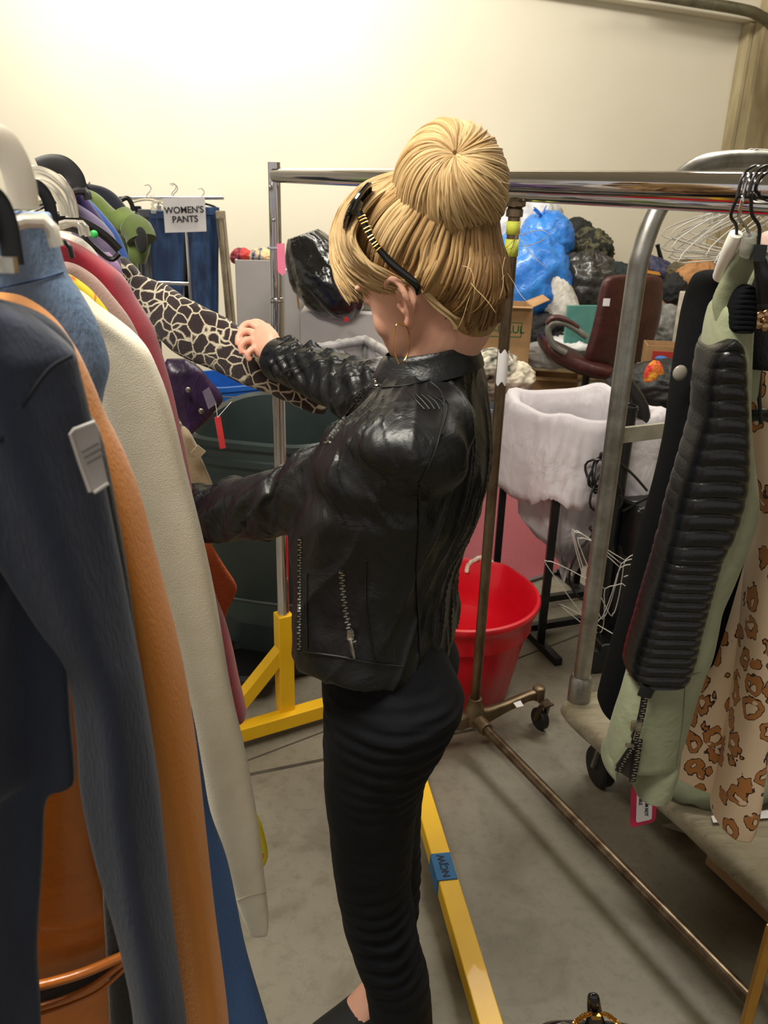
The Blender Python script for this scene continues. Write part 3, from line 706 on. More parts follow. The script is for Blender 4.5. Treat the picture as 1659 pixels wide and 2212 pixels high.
# sack: one sheet hanging outside, folded over the rim, pouch inside and a torn tail below
M_CLOTH = mat('white_cotton_sheet', (222,216,220), .85, c2=(208,200,206), ns=5, big=(7,.5,.03), bump=.15, bs=160, sheen=.2)
b = MB(); N = 120; rings = []
def sq(a, k): 
    c_, s_ = math.cos(a), math.sin(a); e = .45
    return (k*math.copysign(abs(c_)**e, c_), k*math.copysign(abs(s_)**e, s_))
for iz, (z, k) in enumerate([(.40,.236),(.46,.236),(.52,.236),(.58,.236),(.64,.234),(.70,.233),(.76,.231),(.82,.229),(.87,.226),(.903,.222),(.910,.205),(.895,.185),(.82,.170),(.70,.165),(.55,.155),(.42,.14),(.34,.08),(.32,.002)]):
    ring = []
    for j in range(N):
        a = 2*math.pi*j/N
        fx = .010*noise.noise(V((math.cos(a)*4, math.sin(a)*4, z*2.5))) + .016*ridge(V((math.cos(a)*5, math.sin(a)*5, z*7+3)))*min(1,(.92-z)*6) + .007*ridge(V((math.cos(a)*12, math.sin(a)*14, z*18)))
        x, y = sq(a, k + .019 + fx*(1 if iz < 9 else .6))
        zz = z
        if iz < 8:
            hem = .60 - .02*math.cos(4*a) + .05*noise.noise(V((math.cos(a)*1.6, math.sin(a)*1.6, 5.)))+.012*noise.noise(V((a*9,0,7)))
            zz = hem + (z-.40)/(.82-.40)*(.82-hem)
        ring.append(sp(x, y, zz - (.012*math.cos(4*a) if 8 <= iz < 12 else 0)))
    rings.append(ring)
b.loft(rings, cap=False); sk = b.build('sack', M_CLOTH, ST, sharp=0, solid=.002)
b = MB(); rings = []
for iz in range(26):
    z = .60-.36*iz/25; k = .125-.045*(iz/25)**2 - (.05 if iz > 22 else 0)
    cx, cy = .02+.05*math.sin(iz*.12), .02
    rings.append([sp(cx+ (k*1.1+.02*noise.noise(V((math.cos(a)*2.5,math.sin(a)*2.5,z*5)))+.012*noise.noise(V((math.cos(a)*8,math.sin(a)*8,z*14))))*math.cos(a), cy+(k*.7+.02*noise.noise(V((math.cos(a)*2,3,z*6))))*math.sin(a), z+(.07*math.sin(a*2+1)+.05*math.sin(a*3) if iz > 15 else 0)*max(0,(iz-15)/10)) for a in [2*math.pi*j/80 for j in range(80)]])
b.loft(rings, cap=False); b.build('torn_lining', M_CLOTH, sk, sharp=0)

# ---- red tub
bcn = V((.262,2.50,0)); RB = .268; HB = .365
TB = thing('bucket', 'round red plastic tub with white rope handle on the floor', 'bucket', bcn)
b = MB(); M_RED = mat('red_plastic', (214,14,36), .36, c2=(200,10,30), ns=4, coat=.15)
prof = [(.002,0),(.185,0),(.195,.01),(.225,.18),(.238,.25),(.240,.262),(.252,.264),(.254,.30),(.262,.335),(.272,.345),(.276,.355),(.272,HB),(.262,HB+.002),(.254,.352),(.246,.30),(.230,.25),(.228,.20),(.224,.195),(.186,.012),(.002,.012)]
rings = []
for r, z in prof:
    ring = []
    for j in range(96):
        a = 2*math.pi*j/96; q = r
        if z > .26 and r > .24:   # grips pull the rim outward
            g = max(0, math.cos(2*(a-.9)))**12; q = r + .02*g
        if r > .18 and z < .26 and r > .19: q = r*(1-.012*(abs(math.cos(a*4))**14))
        ring.append(bcn+V((q*math.cos(a), q*math.sin(a), z)))
    rings.append(ring)
b.loft(rings); b.build('shell', M_RED, TB, sharp=50)
b = MB(); M_ROPE = mat('white_rope', (222,212,192), .9, bump=.6, bs=200)
def rope(pts, r, m_, nm, par, k=12, tw=90):
    p = cr([V(q) for q in pts], k)
    for s_ in (0,1,2):
        q = []; L = 0
        for i in range(len(p)):
            if i: L += (p[i]-p[i-1]).length
            d = (p[min(i+1,len(p)-1)]-p[max(i-1,0)]).normalized(); u = V((0,0,1)) if abs(d.z) < .8 else V((1,0,0)); u = (u-d*u.dot(d)).normalized(); v_ = d.cross(u)
            a = L*tw*4+s_*2.094; q.append(p[i]+u*math.cos(a)*r*.55+v_*math.sin(a)*r*.55)
        b_.tube(q, r*.6, n=6)
hx0 = P(1003,1218,bcn.y+.235); hx1 = P(1058,1222,bcn.y+.235)
b_ = MB(); top_ = P(1030,1203,bcn.y+.24)
rope([P(1008,1236,bcn.y+.238), P(1014,1218,bcn.y+.25), P(1040,1204,bcn.y+.24), P(1062,1214,bcn.y+.25), P(1072,1240,bcn.y+.238)], .008, M_ROPE, 'rope_handle', TB)
b_.build('rope_handle', M_ROPE, TB)

# ---- black hand-truck like machine with hose and cables behind the cart
VM = thing('floor_machine', 'black wheeled floor machine with upright tubes and coiled cable behind the cart', 'machine', V((P(1330,1400,2.6).x,2.75,0)))
def vp(x, y, Y=2.75): return P(x, y, Y)
b = MB(); b.tube([vp(1357,880), vp(1340,1000), vp(1318,1150), vp(1295,1330)], .031, n=18); b.lathe([(.031,-.01),(.034,-.008),(.034,.006),(.026,.006),(.026,-.02)], vp(1357,880), 18); b.build('tube', M_BLACK, VM)
b = MB(); b.tube([vp(1340,800,2.85), vp(1352,830,2.85), vp(1384,880,2.85), vp(1386,930,2.85), vp(1372,1020,2.85), vp(1350,1180,2.8)], .028, n=14, k=3); b.build('handle_tube', mat('dark_grey_tube', (46,44,46), .4, .3), VM)
b = MB(); c = vp(1345,1290); b.box(V((c.x+.03,2.85,.26)), (.22,.22,.40), .3); b.box(V((c.x+.03,2.75,.52)), (.15,.14,.20), .3); b.build('housing', mat('black_housing', (24,24,26), .3), VM, bevel=.02)
b = MB(); c = vp(1340,1400,2.6); b.box(V((c.x+.03,2.66,.09)), (.24,.12,.07), .2); b.build('floor_head', M_BLACK, VM, bevel=.012)
for x_ in (1268,1330):
    b = MB(); c = Z(x_,1428,.0); M_ = Matrix.Rotation(math.pi/2,3,'X'); b.lathe([(.02,-.018),(.045,-.018),(.05,-.01),(.05,.01),(.045,.018),(.02,.018)], V((c.x, 2.60,.05)), 20, M_); b.build('wheel', M_RUBBER, VM)
b = MB()
for i in range(7):
    a = rnd.uniform(-.02,.02); w_ = rnd.uniform(.02,.05); h_ = rnd.uniform(.12,.2); c = vp(1300+rnd.uniform(-12,14), 1040+rnd.uniform(-25,25), 2.68)
    b.tube([c+V((w_*math.cos(t)+a*math.sin(2*t), .012*math.sin(3*t)+i*.004, h_*.5*math.sin(t))) for t in [2*math.pi*j/22 for j in range(22)]], .0042, n=6, closed=True)
b.tube([vp(1290,1130,2.68), vp(1274,1140,2.66), vp(1280,1155,2.66), vp(1250,1190,2.66), vp(1232,1230,2.66), vp(1232,1260,2.66), vp(1250,1290,2.66), vp(1275,1300,2.68)], .0045, n=6, k=5)
b.tube([vp(1340,1000,2.7), vp(1372,1030,2.7), vp(1398,1060,2.7)], .0045, n=6, k=4); b.tube([vp(1335,1070,2.7), vp(1370,1085,2.7), vp(1400,1075,2.7), vp(1345,1104,2.7)], .004, n=6, k=4)
b.build('cable', M_BLACK, VM)
# ================================================================ LEFT AND CENTRE BACKGROUND
# ---- dark bin
M_BIN = mat('dark_green_grey_plastic', (52,64,63), .42, c2=(42,52,51), ns=3, bump=.1, bs=90)
BC = V((-.36,2.76,0)); 
BN = thing('trash_bin', 'big dark green-grey plastic bin behind the chrome upright', 'bin', BC)
b = MB(); R_ = Matrix.Rotation(-.22,3,'Z')
def binring(a_, b_, z, e=.55, off=0):
    out = []
    for j in range(72):
        t = 2*math.pi*j/72; c_, s_ = math.cos(t), math.sin(t)
        out.append(BC + R_@V(((a_+off)*math.copysign(abs(c_)**e,c_), (b_+off)*math.copysign(abs(s_)**e,s_), z)))
    return out
A_, B_ = .265, .33
rings = [binring(.19,.24,0), binring(.205,.255,.02), binring(.212,.262,.30), binring(.218,.27,.31), binring(.245,.31,.70), binring(.253,.318,.705), binring(.253,.318,.74), binring(A_-.012,B_-.012,.765), binring(A_-.012,B_-.012,.80), binring(A_,B_,.805), binring(A_,B_,.825), binring(A_-.006,B_-.006,.83), binring(A_-.006,B_-.006,.862), binring(A_+.006,B_+.006,.866), binring(A_+.008,B_+.008,.885), binring(A_-.004,B_-.004,.892), binring(A_-.02,B_-.02,.882), binring(A_-.03,B_-.03,.80), binring(.225,.29,.70), binring(.2,.25,.05), binring(.02,.03,.04)]
b.loft(rings); b.build('shell', M_BIN, BN, sharp=50)
b = MB(); b.tube(binring(.219,.271,.305)[::2], .004, n=6, closed=True); b.build('band', mat('pale_scuffed_band', (92,98,96), .5), BN)
# dolly
DL = thing('bin_dolly', 'black round dolly with casters beside the dark bin', 'dolly', Z(545,1492,0))
c = Z(540,1500,0); b = MB(); b.lathe([(.002,.085),(.10,.085),(.135,.09),(.14,.11),(.13,.125),(.11,.12),(.10,.10),(.002,.10)], c+V((0,.05,0)), 40); b.build('platform', M_BLACK, DL)
for a_ in (.4,2.5,4.4):
    caster(DL, c+V((.10*math.cos(a_), .05+.10*math.sin(a_), 0)), .028, .02, V((1,0,0)), fork=M_SILV, top=.085)

# ---- blue tub and wire cart behind the bin
b = MB()
BT = thing('storage_tub', 'bright blue open plastic tub behind the dark bin', 'tub', V((P(512,850,3.75).x,3.75,0)))
M_BLUE = mat('blue_plastic', (38,104,196), .4, c2=(30,92,180))
zt = P(500,815,3.75).z
tote(BT, V((P(515,850,3.75).x-.02,3.75,zt-.28)), .30, .35, .28, .5, M_BLUE)
BT.location.z = zt-.28
for ch in BT.children: ch.location.z = -(zt-.28)+0
WC = thing('wire_basket', 'grey wire basket trolley carrying the blue tubs', 'basket', V((P(560,900,3.75).x,3.75,0)))
b = MB()
x0, x1_ = P(440,900,3.8).x, P(735,900,3.8).x
for k_ in range(26):
    x = x0+(x1_-x0)*k_/25
    for y_ in (3.5,4.1): b.tube([V((x,y_,.32)), V((x,y_,zt-.03))], .0025, n=5)
for z_ in (.32,.45,.62,zt-.12,zt-.03):
    for y_ in (3.5,4.1): b.tube([V((x0,y_,z_)), V((x1_,y_,z_))], .003, n=5)
    for x in (x0,x1_): b.tube([V((x,3.5,z_)), V((x,4.1,z_))], .003, n=5)
for k_ in range(12):
    b.tube([V((x0+(x1_-x0)*k_/11,3.5,.32)), V((x0+(x1_-x0)*k_/11,4.1,.32))], .0025, n=5)
b.build('wire_mesh', mat('grey_wire', (140,138,134), .4, .7), WC)
for x in (x0,x1_):
    for y_ in (3.5,4.1):
        b = MB(); b.cyl(V((x,y_,.05)), V((x,y_,zt-.02)), .011, 10); lg = b.build('leg', mat('dark_leg', (52,46,46), .5), WC)
        b = MB(); b.ell(V((x,y_,.03)), (.02,.03,.03), nu=12, nv=8); b.build('caster', M_BLACK, lg)
b = MB(); zz = P(680,905,3.7).z
bt2 = thing('storage_tub', 'blue plastic tub right of the chrome upright, under the fur sleeve', 'tub', V((P(668,900,3.8).x,3.8,zz-.3)))
tote(bt2, V((P(672,900,3.8).x,3.8,zz-.22)), .24,.34,.27,.1, M_BLUE)

# ---- pipe frame stand with clear-white liner
PF = thing('bag_stand', 'grey pipe frame stand with a translucent white liner bag', 'stand', V((P(745,800,3.3).x,3.3,0)))
M_PVC = mat('grey_pipe_frame', (150,148,146), .45, c2=(126,124,122), ns=20)
pz = .98
q1, q2, q3, q4 = P(668,716,3.45), P(742,750,3.05), P(858,722,3.32), P(790,702,3.72)
qq = [V((q.x,q.y,pz)) for q in (q1,q2,q3,q4)]
b = MB()
for i in range(4): b.cyl(qq[i], qq[(i+1)%4], .016, 12)
for q in qq: b.ell(q, (.021,.021,.021), nu=12, nv=8)
b.build('top_frame', M_PVC, PF)
for q in qq: b = MB(); b.cyl(q, V((q.x,q.y,0)), .015, 12); b.build('leg', M_PVC, PF)
b = MB(); rings = []
cq = sum(qq, V((0,0,0)))/4
for iz in range(24):
    t_ = iz/23; ring = []
    for j in range(88):
        s_ = j/22; i_ = int(s_) % 4; f_ = s_-int(s_)
        p = qq[i_].lerp(qq[(i_+1)%4], f_)
        p = cq + (p-cq)*(1.06-.16*t_**1.5 + .02*noise.noise(V((j*.5,t_*5,0))) + .035*t_*noise.noise(V((j*.22,t_*3,4))))
        sag = .05*math.sin(f_*math.pi)*(1 if i_ in (1,2) else .4)
        ring.append(V((p.x, p.y, (pz+.012-sag*(1-t_)) - t_*.62)))
    rings.append(ring)
M_LINER = mat('milky_liner_film', (214,210,214), .4, c2=(196,192,198), ns=5, big=(9,.6,.03), bump=.2, bs=50, alpha=.82)
b.loft(rings, cap=False); ln = b.build('liner_bag', M_LINER, PF, sharp=0)
b = MB()
for i in range(4):
    a_, c_ = qq[i], qq[(i+1)%4]
    b.tube([a_.lerp(c_, t_)+V((0,0,.006+.006*noise.noise(V((t_*9,i,0))))) for t_ in [k_/14 for k_ in range(15)]], [.021+.006*noise.noise(V((k_*.8,i,3))) for k_ in range(15)], n=10)
b.build('folded_rim', mat('clear_film_rim', (206,202,204), .25, c2=(160,158,160), ns=12, coat=.4, alpha=.75), ln)

# ---- tall cartons and black bag
M_GBOX = mat('grey_white_carton', (196,190,188), .7, c2=(186,180,180), ns=3)
b = MB()
TC = thing('tall_carton', 'tall pale grey carton with clothes showing at its top, left of the chrome upright', 'box', V((P(572,700,5.0).x,5.0,0)), 'pale cartons')
def openbox(par, c, sx, sy, h, rz, m_, nm='body', th=.008):
    b = MB(); R_ = Matrix.Rotation(rz,3,'Z')
    c = V(c)
    for (x,y,z,a,bb,cc_) in ((0,0,th/2,sx,sy,th),(sx/2,0,h/2,th,sy,h),(-sx/2,0,h/2,th,sy,h),(0,sy/2,h/2,sx,th,h),(0,-sy/2,h/2,sx,th,h)): b.box(c+R_@V((x,y,z)), (a,bb,cc_), R_)
    return b.build(nm, m_, par, bevel=.002)
xa = P(505,600,5.0).x; xb_ = P(625,600,5.0).x
openbox(TC, V(((xa+xb_)/2,5.2,0)), xb_-xa, .4, P(560,562,5.0).z, .08, M_GBOX)
for i, (x, y, r_, c1_, c2x, lb) in enumerate([(522,552,(.06,.06,.05),(190,60,56),(70,40,70),'red and plum fabric peeping from the tall pale carton'),(568,553,(.085,.07,.05),(222,190,140),(60,80,120),'striped tan and navy fabric on the tall pale carton')]):
    heap('clothing_bundle', lb, 'clothes', at(x,y+4,5.12), r_, mat('tallbox_cloth_%d'%i, c1_, .8, c2=c2x, ns=20, nd=0, stretch=(3,1,.4)), 80+i, 'clothes in the tall carton', fold=.1)
T2 = thing('tall_carton', 'pale carton with brown torn edge right of the chrome upright', 'box', V((P(640,700,4.7).x,4.7,0)), 'pale cartons')
xa = P(612,640,4.7).x; xb_ = P(645,640,4.7).x; hh_ = P(630,585,4.7).z
b = MB(); b.box(V(((xa+xb_)/2,4.9,hh_/2)), (xb_-xa,.3,hh_)); b.build('body', M_GBOX, T2, bevel=.003)
b = MB(); b.tube([P(637,585,4.69), P(641,620,4.69), P(646,668,4.69)], .006, n=6); b.build('torn_edge', M_CARD, T2, label='brown torn cardboard edge')
T3 = thing('wide_carton', 'wide low white carton under the shiny black bag', 'box', V((P(730,760,4.4).x,4.4,0)), 'pale cartons')
xa = P(648,720,4.4).x; xb_ = P(850,720,4.4).x; hh_ = P(700,676,4.4).z
b = MB(); b.box(V(((xa+xb_)/2,4.72,hh_/2)), (xb_-xa,.62,hh_)); b.build('body', M_GBOX, T3, bevel=.004)
b = MB(); b.box(V(((xa+xb_)/2+.02,4.76,hh_+.045)), (xb_-xa-.06,.5,.09), .04); b.build('cloth_layer', mat('folded_grey_linen', (150,148,136), .8, c2=(128,126,114), ns=10), T3, bevel=.01)
b = MB(); kk = [(500,.2),(530,.9)]
rings = []
gl = [(655,505,30),(668,530,46),(682,560,58),(700,590,66),(718,620,66),(735,650,58),(748,672,40),(756,688,14)]
for gi, (x, y, wd_) in enumerate(cr([V(g) for g in gl], 8)):
    c = at(x, y, 4.45-.001*gi); s_ = c.y*.93/1784; ring = []
    for j in range(64):
        a = 2*math.pi*j/64
        q = 1+.16*ridge(V((math.cos(a)*1.6, math.sin(a)*1.6, gi*.035)),1,3)+.09*ridge(V((math.cos(a)*4.5, math.sin(a)*4.5, gi*.05)),1,8)+.04*noise.noise(V((math.cos(a)*11,math.sin(a)*11,gi*.3)))
        d = V((.94,0,.33))
        ring.append(c + d*wd_*s_*q*math.cos(a) + V((0,1,.0))*.17*q*math.sin(a)*(wd_/66))
    rings.append(ring)
b.loft(rings); bb_ = tag(b.build('trash_bag', M_BLACKBAG, sharp=0), 'shiny black bag slumped across the white carton', 'bag', 'filled plastic bags')
b = MB(); b.box(at(748,690,4.22), (.022,.01,.02)); b.build('red_tie', mat('red_tie', (220,40,50), .5), bb_, label='red tie')
bag('folded_linen', 'pale folded linen spilling beside the shiny black bag', 'linen', at(745,632,4.62), (.10,.15,.055), mat('pale_linen', (204,196,176), .8, c2=(150,144,128), ns=18, nd=1, stretch=(.4,1,4)), 88, None, fold=.08)

# ---- pants display with sign
PRx = P(402,500,5.6)
PR = thing('pants_rack', 'chrome floor rack of jeans with a sign clipped on', 'rack', V((PRx.x,5.6,0)))
zr = P(402,432,5.62).z
b = MB(); b.cyl(V((PRx.x-.42,5.62,zr)), V((PRx.x+.25,5.62,zr+.02)), .012, 12); b.build('rail', M_CHROME, PR)
b = MB(); q = P(402,500,5.42); b.cyl(V((q.x+.01,5.42,.02)), V((q.x,5.42,zr)), .010, 12); b.build('post', M_CHROME, PR)
b = MB(); q = P(408,613,5.42); b.cyl(V((q.x,5.42,q.z)), V((q.x-.42,5.42,q.z+.003)), .012, 12); b.build('side_arm', M_CHROME, PR)
b = MB(); b.beam(V((PRx.x-.4,5.6,.02)), V((PRx.x+.3,5.6,.02)), .04,.03); b.beam(V((PRx.x,5.3,.02)), V((PRx.x,5.9,.02)), .04,.03); b.build('foot', M_CHROME, PR)
def denim(name, c, c2x, ns=9, bl=None): return mat(name, c, .85, c2=c2x, ns=ns, nd=6, stretch=(1,1,.35), bump=.5, bs=320, bd=.003, sheen=.1)
M_DENIM = denim('blue_denim', (48,78,122), (28,46,80), 5)
M_DDENIM = denim('dark_denim', (34,48,78), (22,30,52))
def pants(label, x0, x1_, ytop, ybot, Y, m_, seed, cat='trousers', group='trousers on the far rack', lean=0, thick=.05, nm='trousers'):
    b = MB(); rings = []
    n_ = 26
    for i in range(n_):
        t_ = i/(n_-1); y = ytop+(ybot-ytop)*t_
        fl = 1-.06*t_
        A, B = P(x0+lean*t_, y, Y), P(x1_+lean*t_, y, Y); c = (A+B)/2; w_ = (B-A).length/2*fl
        rings.append([c + V((w_*math.copysign(abs(math.cos(a))**.7,math.cos(a)), thick*(1 if i else .4)*math.sin(a)+.012*noise.noise(V((math.cos(a)*5,seed,t_*3)))+.01*math.sin(math.cos(a)*9+seed), 0)) for a in [2*math.pi*j/40 for j in range(40)]])
    b.loft(rings); o = b.build(nm, m_, sharp=60); tag(o, label, cat, group)
    A, B = P(x0, ytop+9, Y-thick-.006), P(x1_, ytop+9, Y-thick-.006)
    k_ = MB(); k_.beam(A, B, .008, .045); k_.build('waistband', m_, o, bevel=.002)
    k_ = MB(); A, B = P((x0+x1_)/2, ytop+12, Y-thick-.012), P((x0+x1_)/2+lean*.5, (ytop+ybot)/2, Y-thick-.01); k_.tube([A,B], .002, n=5); k_.build('seam', m_, o)
    return o
pants('jeans hanging left of the sign post, faded down the thigh', 322, 398, 455, 690, 5.6, M_DENIM, 1)
pants('faded jeans with paint flecks hanging right of the sign post', 408, 474, 447, 694, 5.6, denim('paint_fleck_denim', (52,84,130), (26,44,76), 12), 2)
pants('black trousers between the two pairs of jeans', 396, 440, 460, 680, 5.72, mat('black_twill', (18,20,30), .8), 3)
pants('beige trousers leaning out at the right end of the far rack', 466, 486, 455, 705, 5.55, mat('beige_twill', (158,144,122), .85), 4, lean=24)
pants('grey trousers at the left end of the far rack', 298, 326, 452, 600, 5.6, mat('grey_twill', (84,86,92), .85), 5, lean=10)
pants('dark blue jeans leftmost on the far rack', 286, 304, 445, 590, 5.7, M_DDENIM, 6, lean=6)
SG = thing('sign', 'white paper sign reading WOMEN\'S PANTS above the jeans', 'sign', P(399,500,5.36))
sc0 = P(399,464,5.36); b = MB(); sxd = P(441,463,5.36)-P(351,466,5.36); sd_ = sxd.normalized(); su_ = V((0,-.02,1))
hw = sxd.length/2; hh_ = 36*.93*5.36/1784
q = [sc0-sd_*hw-su_*hh_, sc0+sd_*hw-su_*hh_, sc0+sd_*hw+su_*hh_, sc0-sd_*hw+su_*hh_]
b.loft([q, [p+V((0,.003,0)) for p in q]]); b.build('sheet', M_PAPER, SG)
mk = mat('black_print', (34,34,42), .7)
text_geo("WOMEN'S\nPANTS", .053, sc0+V((0,-.003,0)), sd_, su_, 'lettering', mk, SG, .001)
# clear hangers above
def clip_hanger(p, label, m_, wd_=.32, rz=0, group='hangers on the far rack'):
    r = thing('clip_hanger', label, 'hanger', p, group, rz); b = MB()
    b.tube([V((-wd_/2,0,-.05)), V((-wd_/2,0,-.02)), V((-.03,0,0)), V((.03,0,0)), V((wd_/2,0,-.02)), V((wd_/2,0,-.05))], .007, n=8, k=3)
    b.build('bar', m_, r, local=True)
    b = MB(); b.tube([V((0,0,0)), V((0,0,.03)), V((.02,0,.05)), V((.03,0,.07)), V((.015,0,.09)), V((-.01,0,.085))], .003, n=6, k=3); b.build('hook', M_CHROME, r, local=True)
    for s_ in (-1,1): b = MB(); b.box((s_*wd_/2,0,-.065), (.03,.018,.035)); b.build('clip', m_, r, local=True, bevel=.002)
    return r
M_CLEAR = mat('clear_plastic', (236,232,222), .12, c2=(226,222,212), trans=.75, ior=1.35)
clip_hanger(P(375,432,5.5), 'clear plastic clip hanger over the left jeans', M_CLEAR, .26)
clip_hanger(P(372,428,5.75), 'grey plastic clip hanger behind the sign top', mat('grey_hanger', (150,148,150), .4), .18)
clip_hanger(P(432,440,5.6), 'black clip hanger over the right jeans', M_BLACK, .2)
clip_hanger(P(318,432,5.6), 'pale clip hanger over the grey trousers', mat('cream_hanger', (216,208,180), .4), .2)
# ================================================================ THE WOMAN
YP = 1.15
Fv = V((-.927,.375,0)).normalized(); Sv = V((-.375,-.927,0)).normalized()   # facing direction; her left side (towards the viewer)
def bring(y, xl, xr, b, Yc=YP, n=48, p=.9, grow=0., dz=None):
    A, B = P(xl, y, Yc), P(xr, y, Yc); c = (A+B)/2; c.z = (A.z+B.z)/2
    w_ = (B-A).length/2+grow; a = math.sqrt(max(w_**2-(b*abs(Sv.x))**2, (w_*.5)**2))/abs(Fv.x); b = b+grow
    out = []
    for i in range(n):
        t_ = 2*math.pi*i/n; ct, st_ = math.cos(t_), math.sin(t_)
        q = c + Fv*a*math.copysign(abs(ct)**p, ct) + Sv*b*math.copysign(abs(st_)**p, st_)
        if dz: q.z += dz(ct, st_)
        out.append(q)
    return out
feet = Z(820,2240,0); feet = V((.03,1.17,0))
WO = thing('person', 'woman with blonde bun in black leather jacket and black trousers sorting clothes', 'person', feet)
def interp_rows(rows, k=4):
    out = []; n = len(rows)
    vs = [V(r[:4]) for r in rows] if False else rows
    for i in range(n-1):
        a, b_ = rows[i], rows[i+1]; p0 = rows[max(i-1,0)]; p3 = rows[min(i+2,n-1)]
        for j in range(k):
            t_ = j/k
            out.append(tuple(.5*(2*a[q]+(b_[q]-p0[q])*t_+(2*p0[q]-5*a[q]+4*b_[q]-p3[q])*t_*t_+(3*a[q]-p0[q]-3*b_[q]+p3[q])*t_**3) for q in range(len(a))))
    out.append(rows[-1]); return out
TORSO = [(770,862,1015,.060,1.15),(790,850,1035,.085,1.15),(812,822,1048,.135,1.15),(850,792,1058,.160,1.15),(900,758,1061,.162,1.15),(950,722,1060,.168,1.15),(1000,692,1056,.170,1.15),(1050,668,1047,.178,1.15),(1100,654,1032,.168,1.15),(1150,647,1013,.162,1.15),(1200,645,998,.162,1.15),(1250,645,988,.165,1.15),(1290,646,990,.174,1.15),(1325,650,994,.180,1.15),(1338,658,990,.178,1.15)]
LEG_N = [(1340,770,940,.07,1.10),(1420,716,968,.088,1.09),(1500,703,1000,.105,1.08),(1550,702,985,.105,1.08),(1600,700,960,.098,1.08),(1650,702,932,.092,1.08),(1700,705,912,.088,1.08),(1750,710,902,.084,1.08),(1800,715,895,.080,1.08),(1850,720,891,.076,1.08),(1900,728,887,.072,1.08),(1950,736,889,.068,1.08),(2000,746,897,.066,1.08),(2050,764,907,.066,1.08),(2100,784,922,.066,1.08),(2150,795,930,.064,1.08),(2212,803,933,.060,1.08),(2290,815,930,.054,1.08)]
LEG_F = [(1340,730,950,.08,1.23),(1440,712,975,.105,1.25),(1500,712,970,.10,1.25),(1560,712,950,.10,1.25),(1620,716,930,.092,1.25),(1700,724,915,.086,1.25),(1780,738,908,.080,1.25),(1850,748,908,.075,1.25),(1920,756,905,.070,1.25),(1970,762,900,.066,1.25),(2010,768,893,.062,1.25),(2060,780,888,.058,1.24),(2110,790,885,.052,1.24),(2160,796,872,.045,1.23)]
M_SKIN = mat('skin', (228,176,150), .48, c2=(218,158,134), ns=10, nd=3, sss=.12, bump=.06, bs=240)
body = MB()
body.loft([bring(y,xl+26,xr-26,max(.035,b-.03),Y_) for y,xl,xr,b,Y_ in TORSO[1:]])
body.loft([bring(y,xl+12,xr-12,b-.014,Y_) for y,xl,xr,b,Y_ in LEG_N[:-2]])
body.loft([bring(y,xl+12,xr-12,b-.014,Y_) for y,xl,xr,b,Y_ in LEG_F])
body.loft([bring(y,740,950,.13,1.16) for y in (1290,1400,1450,1500)])
# neck and head
yaw = math.radians(-54); pit = math.radians(20); rol = math.radians(10)
Fh = V((math.sin(yaw), math.cos(yaw), 0)); Lh = V((-Fh.y, Fh.x, 0))     # her left
if Lh.y > 0: Lh = -Lh
Uh = V((0,0,1))
Fh, Uh = (Fh*math.cos(pit) - Uh*math.sin(pit)), (Uh*math.cos(pit) + Fh*math.sin(pit))
Lh, Uh = (Lh*math.cos(rol) - Uh*math.sin(rol)), (Uh*math.cos(rol) + Lh*math.sin(rol))
EAR = P(874,652,1.085)
HO = EAR - Lh*.071
def H(f, l, u): return HO + Fh*f + Lh*l + Uh*u
head_rows = [(-.112,.076,.052,.012),(-.104,.086,.040,.024),(-.090,.092,.020,.036),(-.070,.091,.000,.047),(-.050,.092,-.020,.054),(-.028,.094,-.045,.060),(-.005,.093,-.07,.066),(.02,.088,-.088,.070),(.045,.093,-.098,.074),(.07,.092,-.100,.074),(.095,.080,-.092,.066),(.115,.058,-.072,.050),(.128,.030,-.045,.03),(.133,.0,-.02,.01)]
rings = []
for (u, ff, fb, hw) in cr([V((r[0],r[1],r[2])) for r in head_rows], 1) and head_rows:
    c_ = (ff+fb)/2; a_ = (ff-fb)/2
    rings.append([H(c_+a_*math.copysign(abs(math.cos(t_))**.9,math.cos(t_)), hw*math.copysign(abs(math.sin(t_))**.85,math.sin(t_)), u) for t_ in [2*math.pi*i/40 for i in range(40)]])
body.loft(rings)
ax3 = Matrix((Fh, Lh, Uh)).transposed()
